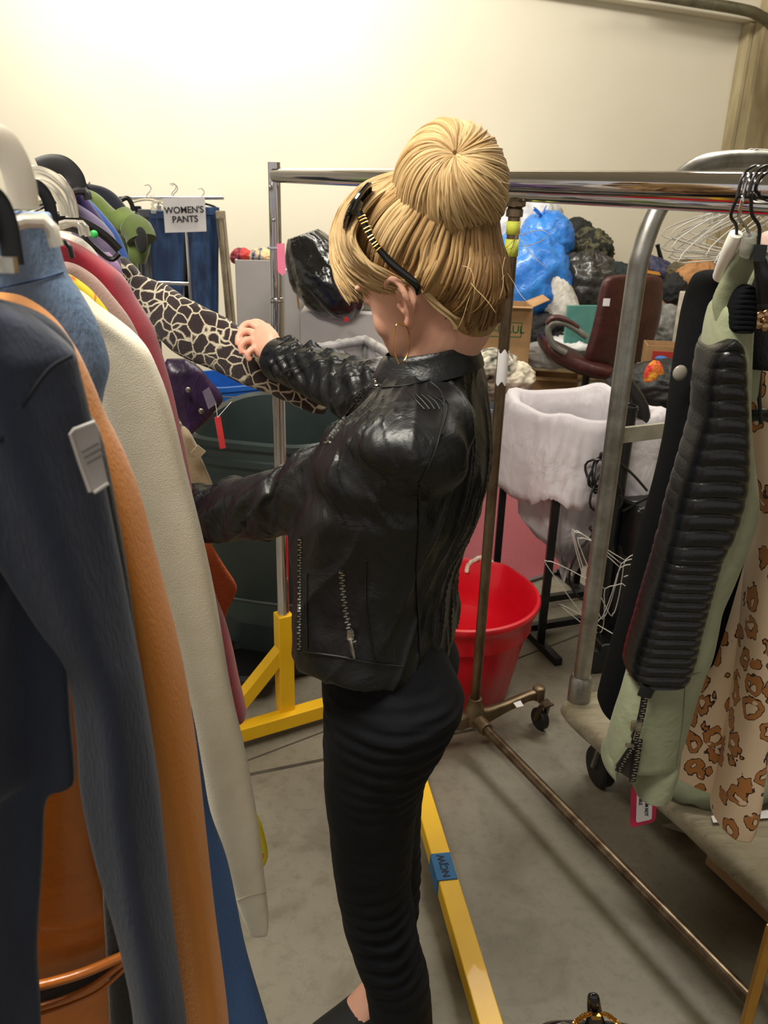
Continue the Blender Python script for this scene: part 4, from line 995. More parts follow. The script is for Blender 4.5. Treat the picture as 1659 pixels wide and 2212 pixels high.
# nose, brow, lips, chin, cheeks
body.loft([[H(f_+dx, ly, u_) for dx, ly in ((.0,-w_),(.6*d_,-w_*.6),(d_,0),(.6*d_,w_*.6),(0,w_),(-.02,0))] for u_, f_, w_, d_ in ((.030,.082,.007,.010),(.015,.083,.008,.014),(.0,.084,.010,.021),(-.014,.085,.013,.029),(-.022,.085,.015,.026),(-.028,.085,.012,.012))])
body.ell(H(.084,0,-.049), (.015,.021,.0055), ax3); body.ell(H(.083,0,-.060), (.015,.018,.006), ax3); body.ell(H(.076,0,-.094), (.018,.020,.016), ax3)
for s_ in (-1,1):
    body.ell(H(.060,s_*.036,-.022), (.022,.022,.028), ax3); body.ell(H(.080,s_*.030,.034), (.013,.024,.007), ax3); body.ell(H(.076,s_*.031,.016), (.0145,.0150,.0125), ax3)
    # ear: helix, lobe, bowl, tragus
    e0 = lambda f, u, l=0.: H(f, s_*(.073+l*1.25), u)
    body.tube([e0(.010,.010,-.004), e0(.013,.022,.004), e0(.006,.031,.010), e0(-.008,.033,.015), e0(-.019,.026,.018), e0(-.022,.010,.018), e0(-.018,-.006,.013), e0(-.010,-.018,.007), e0(-.001,-.026,.004)], [.0035,.0042,.0042,.0045,.0048,.0046,.0044,.0052,.0068], n=10, k=4)
    body.tube([e0(-.003,.020,.006), e0(-.012,.012,.010), e0(-.012,.0,.009), e0(-.004,-.010,.007), e0(.004,-.010,.004)], [.003,.0035,.0038,.0036,.003], n=8, k=4)
    body.ell(e0(.006,-.002,.003), (.004,.0045,.006), ax3, nu=12, nv=8); body.ell(e0(-.001,-.026,.004), (.0078,.0060,.0085), ax3, nu=14, nv=10); body.ell(e0(-.004,.004,-.003), (.013,.005,.022), ax3, nu=16, nv=10)
nk0 = P(932,796,1.155); nk1 = H(-.030,0,-.035)
body.tube([nk0-V((0,0,.05)), nk0, nk0.lerp(nk1,.5)+V((.002,0,0)), nk1, H(-.02,0,.02)], [.040,.048,.049,.052,.05], n=24, k=4)
# arms
ARM_N = [((940,945),1.035,.066),((900,968),1.015,.067),((850,990),1.02,.069),((780,1022),1.06,.066),((715,1052),1.11,.060),((655,1075),1.155,.0565),((600,1085),1.20,.053),((530,1098),1.26,.051),((465,1108),1.31,.048),((410,1112),1.36,.046)]
ARM_F = [((945,905),1.27,.062),((895,885),1.33,.063),((840,868),1.40,.060),((780,846),1.48,.057),((722,822),1.57,.054),((660,798),1.66,.049),((606,778),1.735,.045)]
def armpath(A, dr=0.): return [P(*a[0], a[1]) for a in A], [a[2]+dr for a in A]
pN, rN = armpath(ARM_N, -.027); pF, rF = armpath(ARM_F, -.024)
body.tube(pN[:8]+[P(455,1110,1.32), P(400,1112,1.37), P(372,1108,1.40)], rN[:8]+[.030,.026,.026], n=18, k=3)
wr_ = P(594,766,1.76); body.tube(pF+[wr_], rF[:-1]+[.028,.026], n=18, k=3)
def finger(pts, r0, r1): body.tube(pts, [r0+(r1-r0)*i/(len(pts)-1) for i in range(len(pts))], n=10, k=4)
# right hand: back of the hand towards the viewer, fingers curled down over the fur
def hp_(x, y, Y): return P(x, y, Y)
kn = [(548,714,1.83),(541,722,1.815),(539,733,1.80),(543,745,1.79)]
palm = []
for (x, y, Y_), rr in zip([(596,766,1.76),(580,746,1.775),(562,731,1.80),(549,727,1.81)], [(.027,.020),(.035,.019),(.039,.016),(.036,.012)]):
    c = P(x, y, Y_); T_ = (P(548,722,1.81)-wr_).normalized(); u_ = V((.35,.1,.9)); u_ = (u_-T_*u_.dot(T_)).normalized(); v_ = T_.cross(u_)
    palm.append([c + u_*rr[0]*math.cos(t_) + v_*rr[1]*math.sin(t_) for t_ in [2*math.pi*i/20 for i in range(20)]])
body.loft(palm)
finger([hp_(560,710,1.835), hp_(540,699,1.84), hp_(523,708,1.828), hp_(519,728,1.815)], .0096, .0074)
finger([hp_(553,722,1.815), hp_(532,716,1.812), hp_(516,727,1.80), hp_(515,747,1.79)], .0098, .0074)
finger([hp_(553,736,1.80), hp_(534,735,1.79), hp_(521,747,1.782), hp_(524,765,1.778)], .0094, .0072)
finger([hp_(560,750,1.79), hp_(545,754,1.778), hp_(535,766,1.772), hp_(541,780,1.772)], .0084, .0066)
finger([hp_(586,736,1.80), hp_(572,708,1.84), hp_(552,697,1.86), hp_(530,706,1.862)], .0118, .0084)
# left hand reaching behind the coats, relaxed and curled
l0 = P(372,1108,1.40); dl = (P(372,1108,1.40)-P(455,1110,1.32)).normalized(); ul = V((0,0,1)); vl = dl.cross(ul).normalized()
body.loft([[l0+dl*d_+ul*a_*math.cos(t_)+vl*b_*math.sin(t_) for t_ in [2*math.pi*i/16 for i in range(16)]] for d_, a_, b_ in ((-.01,.026,.022),(.03,.038,.017),(.07,.040,.014),(.085,.036,.011))])
for i_, (du, L_) in enumerate(((.030,.062),(.010,.072),(-.010,.068),(-.029,.052))):
    s0_ = l0+dl*.078+ul*du; finger([s0_, s0_+dl*L_*.5-vl*.006, s0_+dl*L_*.82-vl*.025, s0_+dl*L_*.8-vl*.045], .0095, .0072)
finger([l0+dl*.02+ul*.02, l0+dl*.045+ul*.05-vl*.015, l0+dl*.07+ul*.055-vl*.035, l0+dl*.085+ul*.045-vl*.05], .012, .009)
# feet
def foot(anklep, toe, heel_h=.055):
    d = (V(toe)-V(anklep)); d.z = 0; L_ = d.length; d.normalize(); s_ = V((-d.y,d.x,0)); rings = []
    for f_, w_, zt, zb in ((-.05,.018,.075+heel_h,heel_h+.02),(-.035,.030,.105+heel_h,heel_h),(0,.034,.115+heel_h,heel_h),(.05,.036,.085+heel_h*.7,heel_h*.6),(.10,.042,.055+heel_h*.25,.012),(.135,.044,.038,.008),(.155,.038,.03,.008)):
        c = V(anklep); c.z = 0; c += d*f_
        rings.append([c+s_*w_*math.cos(t_)+V((0,0,(zt+zb)/2+(zt-zb)/2*math.sin(t_))) for t_ in [2*math.pi*i/20 for i in range(20)]])
    body.loft(rings)
    for k_, (o_, l_, r_) in enumerate(((.030,.030,.0105),(.012,.026,.008),(-.003,.022,.0075),(-.017,.017,.007),(-.030,.010,.0068))):
        c = V(anklep)+d*.148+s_*o_*sg; c.z = .018; body.tube([c-d*.02, c+d*l_*.6, c+d*l_], [r_,r_,r_*.75], n=10, k=2)
    return d, s_
akF = Z(812,2160,.17); akF = V((akF.x+.025, 1.225, 0)); akN = V((P(872,2290,1.08).x,1.08,0))
sg = 1; dF = foot(akF, akF+V((-.105,-.065,0))); sg = -1; dN = foot(akN, akN+V((-.1,.02,0)))
for ak in (akF, akN): body.tube([V((ak.x,ak.y,.12)), V((ak.x,ak.y,.30))], [.026,.034], n=16)
bo = body.build('body', M_SKIN, WO, remesh=.0029, smooth=3)

# ---- trousers
M_TROU = mat('black_stretch_denim', (14,15,21), .8, c2=(8,9,14), ns=30, bump=.3, bs=400, bd=.0015, spec=.25)
def legwr(rows, seed, knee):
    fine = interp_rows(rows, 6); rings = []
    for i, (y, xl, xr, b_, Y_) in enumerate(fine):
        r_ = bring(y, xl, xr, b_, Y_, n=64, p=.95)
        c = sum(r_, V((0,0,0)))/len(r_); out = []
        for j, q in enumerate(r_):
            d = (q-c); dn = d.normalized(); az = math.atan2(dn.y, dn.x)
            back = max(0, dn.dot(-Fv*.8+Sv*.5))
            kf = math.exp(-((y-knee)/110)**2)*back + .35*math.exp(-((y-1600)/90)**2)*back + .25*math.exp(-((y-1500)/60)**2) + .03
            wv = math.sin(y*.21 + 1.6*math.sin(az*1.3+seed) + 2.2*noise.noise(V((y*.012, az, seed)))) 
            out.append(q + dn*(.0075*kf*wv + .002*noise.noise(q*22)))
        rings.append(out)
    return rings
tr = MB(); tr.loft(legwr(LEG_N, 1, 1995)); tr.loft(legwr(LEG_F, 5, 1960))
tr.loft([bring(y, xl, xr, b_, 1.155) for y, xl, xr, b_ in ((1285,700,945,.125),(1340,702,955,.135),(1400,704,975,.145),(1450,706,994,.156),(1500,712,985,.155),(1530,735,950,.13))])
trs = tr.build('trousers', M_TROU, WO, remesh=.0034, smooth=1)
# ---- shoes: black peep toe mules with a block heel
for ak, (d, s_), sgn in ((akF, dF, 1), (akN, dN, -1)):
    sh = MB(); rings = []
    for f_, w_, zt, zb in ((-.056,.022,.10,.052),(-.03,.037,.125,.046),(.02,.040,.12,.04),(.06,.043,.10,.022),(.10,.049,.075,.006),(.130,.051,.060,.003),(.150,.050,.052,.003),(.152,.046,.048,.004)):
        c = V((ak.x,ak.y,0))+d*f_
        rings.append([c+s_*w_*math.cos(t_)+V((0,0,(zt+zb)/2+(zt-zb)/2*math.sin(t_))) for t_ in [2*math.pi*i/28 for i in range(28)]])
    sh.loft(rings)
    shoe = sh.build('shoe', mat('black_suede', (18,17,19), .7), WO)
    h_ = MB(); c = V((ak.x,ak.y,0))+d*-.028; h_.lathe([(.022,0),(.020,.01),(.022,.03),(.030,.06)], c, 20); h_.build('heel', M_BLACK, shoe)
    h_ = MB(); h_.loft([[V((ak.x,ak.y,zz))+d*(.055+.125*math.cos(t_)*(1 if math.cos(t_)>0 else .2))+s_*.050*math.sin(t_) for t_ in [2*math.pi*i/36 for i in range(36)]] for zz in (0,.008)]); h_.build('sole', M_BLACK, shoe)
# toe nails
for ak, (d, s_), sgn in ((akF, dF, 1),):
    h_ = MB()
    for (o_, l_, r_) in ((.030,.030,.0105),(.012,.026,.008),(-.003,.022,.0075)):
        c = V(ak)+d*(.148+l_*.75)+s_*o_*sgn; c.z = .018+r_*.8; h_.ell(c, (r_*.75,r_*.6,r_*.25), nu=12, nv=8)
    h_.build('toenails', mat('pink_nail', (222,160,166), .25, coat=.5), WO)

# ---- leather jacket
t = NT('black_leather'); co = t.coord()
vz = t.n('ShaderNodeTexNoise', Scale=26, Detail=5, Roughness=.6); t.l(co, vz.inputs['Vector'])
v2 = t.n('ShaderNodeTexVoronoi', Scale=420); t.l(co, v2.inputs['Vector'])
t.l(t.ramp(vz.outputs[0], [(.3,(9,10,12)),(.7,(17,18,21))]), t.b.inputs['Base Color'])
t.l(t.ramp(vz.outputs[0], [(.3,(.36,.36,.36,1)),(.7,(.50,.50,.50,1))]), t.b.inputs['Roughness'])
t.b.inputs['Specular IOR Level'].default_value = .5
v3 = t.n('ShaderNodeTexNoise', Scale=16, Detail=4, Roughness=.55, Distortion=1.2); t.l(co, v3.inputs['Vector'])
n1_ = t.bump(v3.outputs[0], .40, .010)
t.l(t.bump(v2.outputs[0], .12, .0008, n1_), t.b.inputs['Normal']); M_LEATH = t.m
jk = MB(); rings = []
fine = interp_rows(TORSO, 6)
for (y, xl, xr, b_, Y_) in fine:
    r_ = bring(y, xl, xr, b_, Y_, n=96, p=.93); c = sum(r_, V((0,0,0)))/len(r_); out = []
    low = max(0, min(1, (y-900)/350))
    for q in r_:
        dn = (q-c).normalized(); az = math.atan2(dn.dot(Sv), dn.dot(Fv))     # 0 front, pi/2 left side, pi back
        diag = math.sin(26*(q.z*1.0+.10*az)+3*noise.noise(V((az*1.2,q.z*5,2))))
        w_ = .0055*diag*max(0, noise.noise(V((az*1.5,q.z*4,9)))+.25)*math.exp(-((q.z-1.16)/.12)**2)*1.5
        w_ += .005*math.sin(az*7+1)*low*max(0,(1.05-q.z)/.2) + .006*noise.noise(V((q.x*10,q.y*10,q.z*7))) + .0045*ridge(V((az*.9,q.z*9+az*2.2,3)))*(.4+.6*low)
        o_ = q + dn*w_
        # hem a little lower at the side, drawn up at the front
        if y > 1280: o_.z += (-.038*max(0,math.cos(az)) -.045*max(0,-math.cos(az))-.012*max(0,math.sin(az)))*(y-1280)/58
        out.append(o_)
    rings.append(out)
jk.loft(rings)
def slv(seed, amp, dens):
    def f(s_, a, L):
        g = math.sin(dens*L*(1+.25*math.sin(a+seed)) + 1.8*math.cos(a+seed*2) + 3.2*noise.noise(V((L*9, math.cos(a)*.8, seed))))
        m_ = max(0., .30+.9*noise.noise(V((L*6, math.cos(a+1)*1.2, math.sin(a)*1.2+seed))))
        g = (abs(g)**.7)*(1 if g > 0 else -1)
        return amp*g*m_ + .05*noise.noise(V((L*14, math.cos(a)*1.5, math.sin(a)*1.5)))
    return f
pN2, rN2 = armpath(ARM_N); pF2, rF2 = armpath(ARM_F)
jk.tube(pN2, rN2, n=56, k=12, wr=slv(1.3, .20, 58))
jk.tube(pF2, rF2, n=48, k=14, wr=slv(4.1, .20, 95))
jk.ell(P(940,925,1.05), (.058,.06,.058)); jk.ell(P(955,905,1.27), (.06,.06,.06))
jkt = jk.build('leather_jacket', M_LEATH, WO, remesh=.0034, smooth=1)
import numpy as np
def soften(o, centre, rad, iters, base_it=3):
    me = o.data; n = len(me.vertices); co = np.empty(n*3); me.vertices.foreach_get('co', co); co = co.reshape(-1,3)
    ed = np.empty(len(me.edges)*2, dtype=np.int64); me.edges.foreach_get('vertices', ed); ed = ed.reshape(-1,2)
    deg = np.bincount(ed.ravel(), minlength=n).astype(float)[:,None]
    off = np.array(BASE[o.name]); w = np.zeros(n)
    for c_, r_ in zip(centre, rad): w = np.maximum(w, np.clip(1.4-np.linalg.norm(co+off-np.array(c_), axis=1)/r_, 0, 1))
    for it in range(iters):
        s_ = np.zeros_like(co); np.add.at(s_, ed[:,0], co[ed[:,1]]); np.add.at(s_, ed[:,1], co[ed[:,0]])
        ww = w if it >= base_it else np.maximum(w, .6)
        co += (s_/deg-co)*(ww*.8)[:,None]
    me.vertices.foreach_set('co', co.ravel()); me.update()
def fold(o, fn):
    me = o.data; off = BASE[o.name]; nr = [v.normal.copy() for v in me.vertices]
    for v, q in zip(me.vertices, nr): v.co += q*fn(v.co+off)
    me.update()
soften(jkt, [P(900,930,1.02), P(980,960,1.05), P(830,960,1.04), P(880,880,1.33)], [.12,.10,.08,.07], 90)
pathN = cr(pN2, 6); pathF = cr(pF2, 6)
def jfold(p):
    best = 9; bi = 0; which = 0
    for wi, path in ((0, pathN), (1, pathF)):
        for i_ in range(0, len(path), 2):
            d = (path[i_]-p).length
            if d < best: best = d; bi = i_; which = wi
    path = (pathN, pathF)[which]; T_ = (path[min(bi+2,len(path)-1)]-path[max(bi-2,0)]).normalized()
    L = bi*.0085+(p-path[bi]).dot(T_); r = (p-path[bi]); r = (r-T_*r.dot(T_)); a = math.atan2(r.z, r.dot(T_.cross(V((0,0,1))).normalized()))
    arm = max(0, min(1, (.105-best)/.03)) * (1 if which else max(0, min(1, (bi-4)/10)))
    d_ = 0.
    if arm > 0:
        n1 = noise.noise(V((L*20+1.1*math.sin(a+.6), math.cos(a)*.55, math.sin(a)*.55+which*4)))
        n2 = noise.noise(V((L*30+1.8*math.sin(a*1+2), math.cos(a)*.8, math.sin(a)*.8+7)))
        d_ += arm*(.0065*((1-abs(n1)*2.2)**3 if abs(n1) < .45 else 0) + .0022*(1-abs(n2)*2))
    tor = 1-arm
    az = math.atan2(p.x-.03, -(p.y-1.15))
    n3 = noise.noise(V((az*1.1+p.z*3.0, p.z*9-az*3.0, 2))); n4 = noise.noise(V((p.x*9, p.y*9, p.z*5)))
    d_ += tor*(.0045*(max(0, 1-abs(n3)*2.4))**3 + .004*n4)
    return d_-.002
fold(jkt, jfold)
JT = bvh(jkt)
# cuff edge of the far sleeve
cf = MB(); T_ = (pF2[-1]-pF2[-2]).normalized(); u_ = V((0,0,1)); u_ = (u_-T_*u_.dot(T_)).normalized(); v_ = T_.cross(u_)
cf.loft([[pF2[-1]+T_*d_+u_*r_*math.cos(t_)+v_*r_*math.sin(t_) for t_ in [2*math.pi*i/40 for i in range(40)]] for d_, r_ in ((-.03,.046),(0,.0475),(.008,.046),(.008,.038),(-.02,.036))], cap=False)
cf.build('cuff', M_LEATH, jkt)
# stand collar
def colr(z_, xl, xr, y, grow, tilt):
    return bring(y, xl, xr, .068+grow, 1.15, n=72, p=1.0)
cl = MB(); seq = []
for y, xl, xr, g_, tl_ in ((812,812,1046,.012,0),(800,806,1043,.008,0),(785,812,1038,.0,0),(768,822,1032,-.002,0),(757,830,1028,-.004,0)):
    r_ = bring(y, xl, xr, .078+g_, 1.15, n=80, p=1.0)
    c = sum(r_, V((0,0,0)))/len(r_)
    for q in r_:
        k_ = (q-c).dot(Fv)/.1
        q.z += -.020*k_ + .004
    seq.append(r_)
inner = []
for r_ in reversed(seq):
    c = sum(r_, V((0,0,0)))/len(r_); inner.append([c+(q-c)*.955 for q in r_])
full = seq+inner
cl.loft(full, cap=False)
clo = cl.build('collar', M_LEATH, jkt, sharp=0)
CT_ = bvh(clo)
def decal_tube(tree, pts, r, nm, m_, par, k=6, lift=.0015, n=6, label=None):
    q = path_onto(tree, pts, lift, k)
    if len(q) < 2: return None
    b_ = MB(); b_.tube(q, r, n=n); return b_.build(nm, m_, par, label=label)
M_SEAM = mat('black_seam', (8,8,9), .5)
decal_tube(JT, [(1045,792),(960,812),(880,832),(806,838)], .0012, 'seam', M_SEAM, jkt)
decal_tube(JT, [(960,862),(958,900),(948,950),(938,985)], .0012, 'seam', M_SEAM, jkt)
decal_tube(JT, [(972,872),(966,905),(955,940)], .0014, 'seam', M_SEAM, jkt)
decal_tube(JT, [(905,1045),(925,1010),(945,960),(960,900),(955,850),(930,825)], .0012, 'seam', M_SEAM, jkt)
decal_tube(JT, [(905,1050),(905,1150),(900,1250),(905,1350),(908,1430)], .0016, 'seam', M_SEAM, jkt)
decal_tube(JT, [(790,1210),(790,1300),(800,1380),(812,1440)], .0018, 'seam', M_SEAM, jkt)
decal_tube(JT, [(663,1240),(662,1320),(664,1400)], .0014, 'seam', M_SEAM, jkt)
decal_tube(JT, [(655,1408),(700,1414),(740,1420),(800,1432),(870,1440)], .0016, 'seam', M_SEAM, jkt)
for i_ in range(6):
    decal_tube(JT, [(884+i_*13,848+i_*2),(902+i_*13,868),(917+i_*11,884)], .0009, 'quilt_stitch', M_SEAM, jkt, k=3)
def zipper(tree, pts, nm, label, wd_=.0035, slider=None, step=.0042):
    q = path_onto(tree, pts, .002, 24)
    if len(q) < 3: return
    b_ = MB(); acc = 0; last = q[0]; k_ = 0
    for i in range(1, len(q)):
        seg = q[i]-q[i-1]; L = seg.length
        if L > .03: acc = 0; continue
        while acc+L >= step:
            f_ = (step-acc)/max(L,1e-6); p = q[i-1]+seg*f_
            d = seg.normalized(); nrm = (CAM-p).normalized(); sd = d.cross(nrm).normalized()
            k_ += 1; off = sd*(wd_*.25 if k_ % 2 else -wd_*.25)
            R_ = Matrix((sd, d, sd.cross(d))).transposed()
            b_.box(p+off, (wd_, step*.5, .0016), R_); acc = 0; L = (q[i]-p).length; seg = q[i]-p; 
            if L <= 1e-6: break
            q[i-1] = p
        acc += L
    o = b_.build(nm, M_SILV, jkt, label=label)
    t_ = MB(); t_.tube([p+(p-CAM).normalized()*.0015 for p in q], .0038, n=6, flat=.5, up=(CAM-q[0]).normalized()); t_.build('zip_tape', M_SEAM, o)
    if slider:
        p = onto(tree, *slider, .006)
        if p:
            s_ = MB(); s_.box(p, (.009,.004,.013)); s_.tube([p+V((0,-.002,-.006)), p+V((.003,-.004,-.02)), p+V((.006,-.004,-.034))], [.003,.0035,.0022], n=8); s_.build('slider', M_SILV, o)
    return o
zipper(JT, [(783,846),(768,872),(748,900),(725,930),(704,958)], 'front_zipper', 'gold toned zip at the open front', .005)
zipper(JT, [(649,1160),(648,1230),(648,1300),(647,1360),(647,1405)], 'front_zipper', 'lower front zip edge', .0045)
zipper(JT, [(738,1232),(740,1270),(745,1310),(752,1350),(766,1392)], 'pocket_zipper', 'slanted pocket zip', .005, slider=(757,1372))
pz_ = onto(CT_, 812, 826, .002) or onto(JT, 812, 826, .002)
b_ = MB(); nr = (CAM-pz_).normalized(); M_ = Matrix((nr.cross(V((0,0,1))).normalized(), nr.cross(nr.cross(V((0,0,1)))).normalized()*-1, nr)).transposed()
b_.lathe([(.0055,0),(.0055,.0015),(.0045,.003),(.003,.0022),(.001,.003)], pz_, 20, M_); b_.build('snap_button', M_SILV, clo, label='silver snap button')

# ---- hoop earring
b_ = MB(); c_e = P(866,742,1.07); lobe = H(-.001,.078,-.034)
q = []
for i in range(28):
    a = math.radians(-80+ i*(320/27)); q.append(a)
top_e = lobe; 
b_.tube([top_e, P(858,700,1.068), P(850,735,1.066), P(854,768,1.066), P(862,786,1.066)], .0009, n=6, k=5)
b_.tube([P(862,786,1.066), P(874,778,1.072), P(883,755,1.078), P(884,722,1.083), P(876,700,1.083), top_e], .0009, n=6, k=5)
b_.build('hoop_earring', M_GOLD, WO)

# ---- hair
t = NT('blonde_hair'); a_ = t.n('ShaderNodeAttribute', attribute_name='lock'); sx_ = t.n('ShaderNodeSeparateColor'); t.l(a_.outputs['Color'], sx_.inputs[0])
cx = t.n('ShaderNodeCombineXYZ'); mu = t.n('ShaderNodeMath', operation='MULTIPLY'); mu.inputs[1].default_value = 9; t.l(sx_.outputs[2], mu.inputs[0])
m2 = t.n('ShaderNodeMath', operation='MULTIPLY'); m2.inputs[1].default_value = 1.3; t.l(sx_.outputs[1], m2.inputs[0])
m3 = t.n('ShaderNodeMath', operation='MULTIPLY'); m3.inputs[1].default_value = 57; t.l(sx_.outputs[0], m3.inputs[0])
t.l(mu.outputs[0], cx.inputs[0]); t.l(m2.outputs[0], cx.inputs[1]); t.l(m3.outputs[0], cx.inputs[2])
nz = t.n('ShaderNodeTexNoise', Scale=1.9, Detail=6, Roughness=.75); t.l(cx.outputs[0], nz.inputs['Vector'])
ad = t.n('ShaderNodeMath', operation='ADD'); t.l(nz.outputs[0], ad.inputs[0]); t.l(sx_.outputs[0], ad.inputs[1])
col_ = t.ramp(ad.outputs[0], [(.35,(92,64,34)),(.62,(150,112,66)),(.92,(196,158,104)),(1.25,(222,190,138))])
mr = t.n('ShaderNodeMath', operation='MULTIPLY'); mr.inputs[1].default_value = .72; t.l(ad.outputs[0], mr.inputs[0])
t.l(mr.outputs[0], col_.node.inputs[0])
for e, p_ in zip(col_.node.color_ramp.elements, (.22,.42,.66,.9)): e.position = p_
t.l(col_, t.b.inputs['Base Color']); t.b.inputs['Roughness'].default_value = .42; t.b.inputs['Specular IOR Level'].default_value = .4
t.b.inputs['Anisotropic'].default_value = .5
t.l(t.bump(nz.outputs[0], .6, .003), t.b.inputs['Normal']); M_HAIR = t.m
CC = H(-.022,0,.055)            # centre of the skull cap
BCN = P(975,402,1.11)           # centre of the bun
BR = (.064,.062,.067)
base_ = MB()
base_.ell(H(-.008,0,.064), (.096,.080,.080), ax3, nu=32, nv=22, tint=.2)
base_.ell(H(-.052,0,.008), (.054,.062,.070), ax3, nu=28, nv=18, tint=.1)
base_.ell(H(-.044,0,-.040), (.044,.050,.044), ax3, nu=24, nv=16, tint=.1)
bunM = Matrix((V((1,0,0)), V((0,1,0)), V((0,0,1)))).transposed()
base_.ell(H(-.046,0,.022), (.050,.076,.058), ax3, nu=28, nv=18, tint=.1)
base_.ell(BCN, (.058,.056,.061), bunM, nu=32, nv=22, tint=.3)
base_.ell(P(965,470,1.15), (.046,.044,.04), bunM, nu=28, nv=16, tint=.2)
hb = base_.build('hair', M_HAIR, WO, remesh=.005, smooth=2)
me = hb.data
if 'lock' not in me.color_attributes:
    at_ = me.color_attributes.new('lock','FLOAT_COLOR','POINT')
    for i in range(len(me.vertices)): at_.data[i].color = (.25, .5, (me.vertices[i].co.x*31) % 1, 1)
hr = MB(); R2_ = random.Random(11)
def lock(pts, r, tint, flat=.35, k=5, up=None, taper=True):
    n_ = len(pts); rr = [r*(math.sin(math.pi*(.12+.83*i/(n_-1)))**.6 if taper else 1) for i in range(n_)]
    hr.tube(pts, rr, n=6, k=k, flat=flat, up=up, tint=tint)
def capsurf(d, lift=0.):
    """point on the skull cap in direction d (head axes)"""
    d = V(d).normalized(); r = (.104, .083, .083) if d.z > -.2 else (.104,.080,.088)
    q = 1/math.sqrt((d.x/r[0])**2+(d.y/r[1])**2+(d.z/r[2])**2)
    return H(-.018,0,.060) + ax3 @ (d*(q+lift))
bdir = (ax3.transposed() @ (BCN-H(-.018,0,.060))).normalized()
def slerp(a, b, t_):
    a, b = V(a).normalized(), V(b).normalized(); o = math.acos(max(-1,min(1,a.dot(b))))
    return (a*math.sin((1-t_)*o)+b*math.sin(t_*o))/math.sin(o) if o > 1e-4 else a
HRT = bvh(hb)
def onhair(q, lift):
    h = HRT.find_nearest(q); return h[0]+h[1]*lift
for i in range(1150):
    ph = R2_.uniform(.12, 2*math.pi-.12)        # 0 = forehead, pi/2 = left temple/ear, pi = nape
    s_ = math.sin(ph); c_ = math.cos(ph); nape = c_ < -.25
    if c_ > .55: ez = R2_.uniform(.12,.5)
    elif not nape: ez = R2_.uniform(-.22 if c_ > .12 else -.85,.15)
    else: ez = R2_.choice([R2_.uniform(-1.2,-.5), R2_.uniform(-5,-1.2)])
    st0 = V((c_, s_*(.8 if nape else 1), ez)); pts = []; lf = R2_.uniform(.0003,.0035)
    for j in range(7):
        t_ = j/6; d = slerp(st0, bdir, t_*.80)
        pts.append(onhair(capsurf(d, .012), lf+.002*math.sin(math.pi*t_)))
    if nape and R2_.random() < .6:
        l_ = R2_.uniform(-.062,.062); q0 = H(-.115+abs(l_)*.7, l_*1.3, R2_.uniform(-.10,.0)); q1_ = capsurf(slerp(st0, bdir, .8), .012); ez = -1.5
        pts = [onhair(q0.lerp(q1_, j/6)-Fh*.03*math.sin(math.pi*j/6), lf+.0015*math.sin(math.pi*j/6)) for j in range(7)]
    dark = .0 if (nape and ez < -.8) else (.12 if c_ < .1 else .30)
    if nape and ez < -.8: dark = -.16
    lock(pts, R2_.uniform(.0018,.0040), R2_.uniform(dark, dark+.42), up=(pts[3]-CC).normalized(), k=4)
# bun: locks wind out of the knot on top and round the side
knot = P(984,325,1.055); kd = (knot-BCN).normalized()
e1 = kd.cross(V((0,0,1))).normalized(); e2 = kd.cross(e1)
for i in range(620):
    a0 = R2_.uniform(0,2*math.pi); sw = R2_.uniform(.5,1.0); mx = R2_.uniform(1.5,2.9); lift = R2_.uniform(-.003,.004)
    pts = []
    for j in range(8):
        t_ = j/7; th = .04+mx*t_; az = a0+sw*t_*1.3
        d = kd*math.cos(th)+(e1*math.cos(az)+e2*math.sin(az))*math.sin(th)
        q = 1+lift/.07+.10*math.sin(min(th,math.pi)*1.0)**2*.6 - .16*math.exp(-(th/.30)**2)
        q *= 1+.05*noise.noise(V((math.cos(az)*1.5, math.sin(az)*1.5, 3)))
        pts.append(BCN+V((d.x*BR[0], d.y*BR[1], d.z*BR[2]))*q)
    lock(pts, R2_.uniform(.0020,.0046), R2_.uniform(.30,.95), up=(pts[4]-BCN).normalized(), flat=.4)
# top knot rising behind the bun
for i in range(120):
    a = R2_.uniform(0,2*math.pi); r_ = R2_.uniform(.6,1)
    p0 = P(968+60*math.cos(a)*r_, 352+26*math.sin(a), 1.19+.03*math.sin(a)); p2 = P(972+R2_.uniform(-16,16), 270+R2_.uniform(-4,12), 1.18)
    p1 = p0.lerp(p2,.5)+V((math.cos(a)*.016,0,.012))
    lock([p0,p0.lerp(p1,.5)+V((math.cos(a)*.010,0,0)),p1,p2,p2+V((.012,0,-.006))], R2_.uniform(.0025,.005), R2_.uniform(.35,.75))
# collar of hair between bun and crown
for i in range(150):
    a = R2_.uniform(0,2*math.pi)
    c = P(960,474,1.15); d = V((math.cos(a),math.sin(a),0))
    p0 = c+d*.052+V((0,0,R2_.uniform(-.035,-.01))); p1 = c+d*.044+V((0,0,.012)); p2 = BCN+d*.056+V((0,0,R2_.uniform(-.03,.0)))
    lock([p0,p1,p2], R2_.uniform(.003,.006), R2_.uniform(.10,.5), up=d)
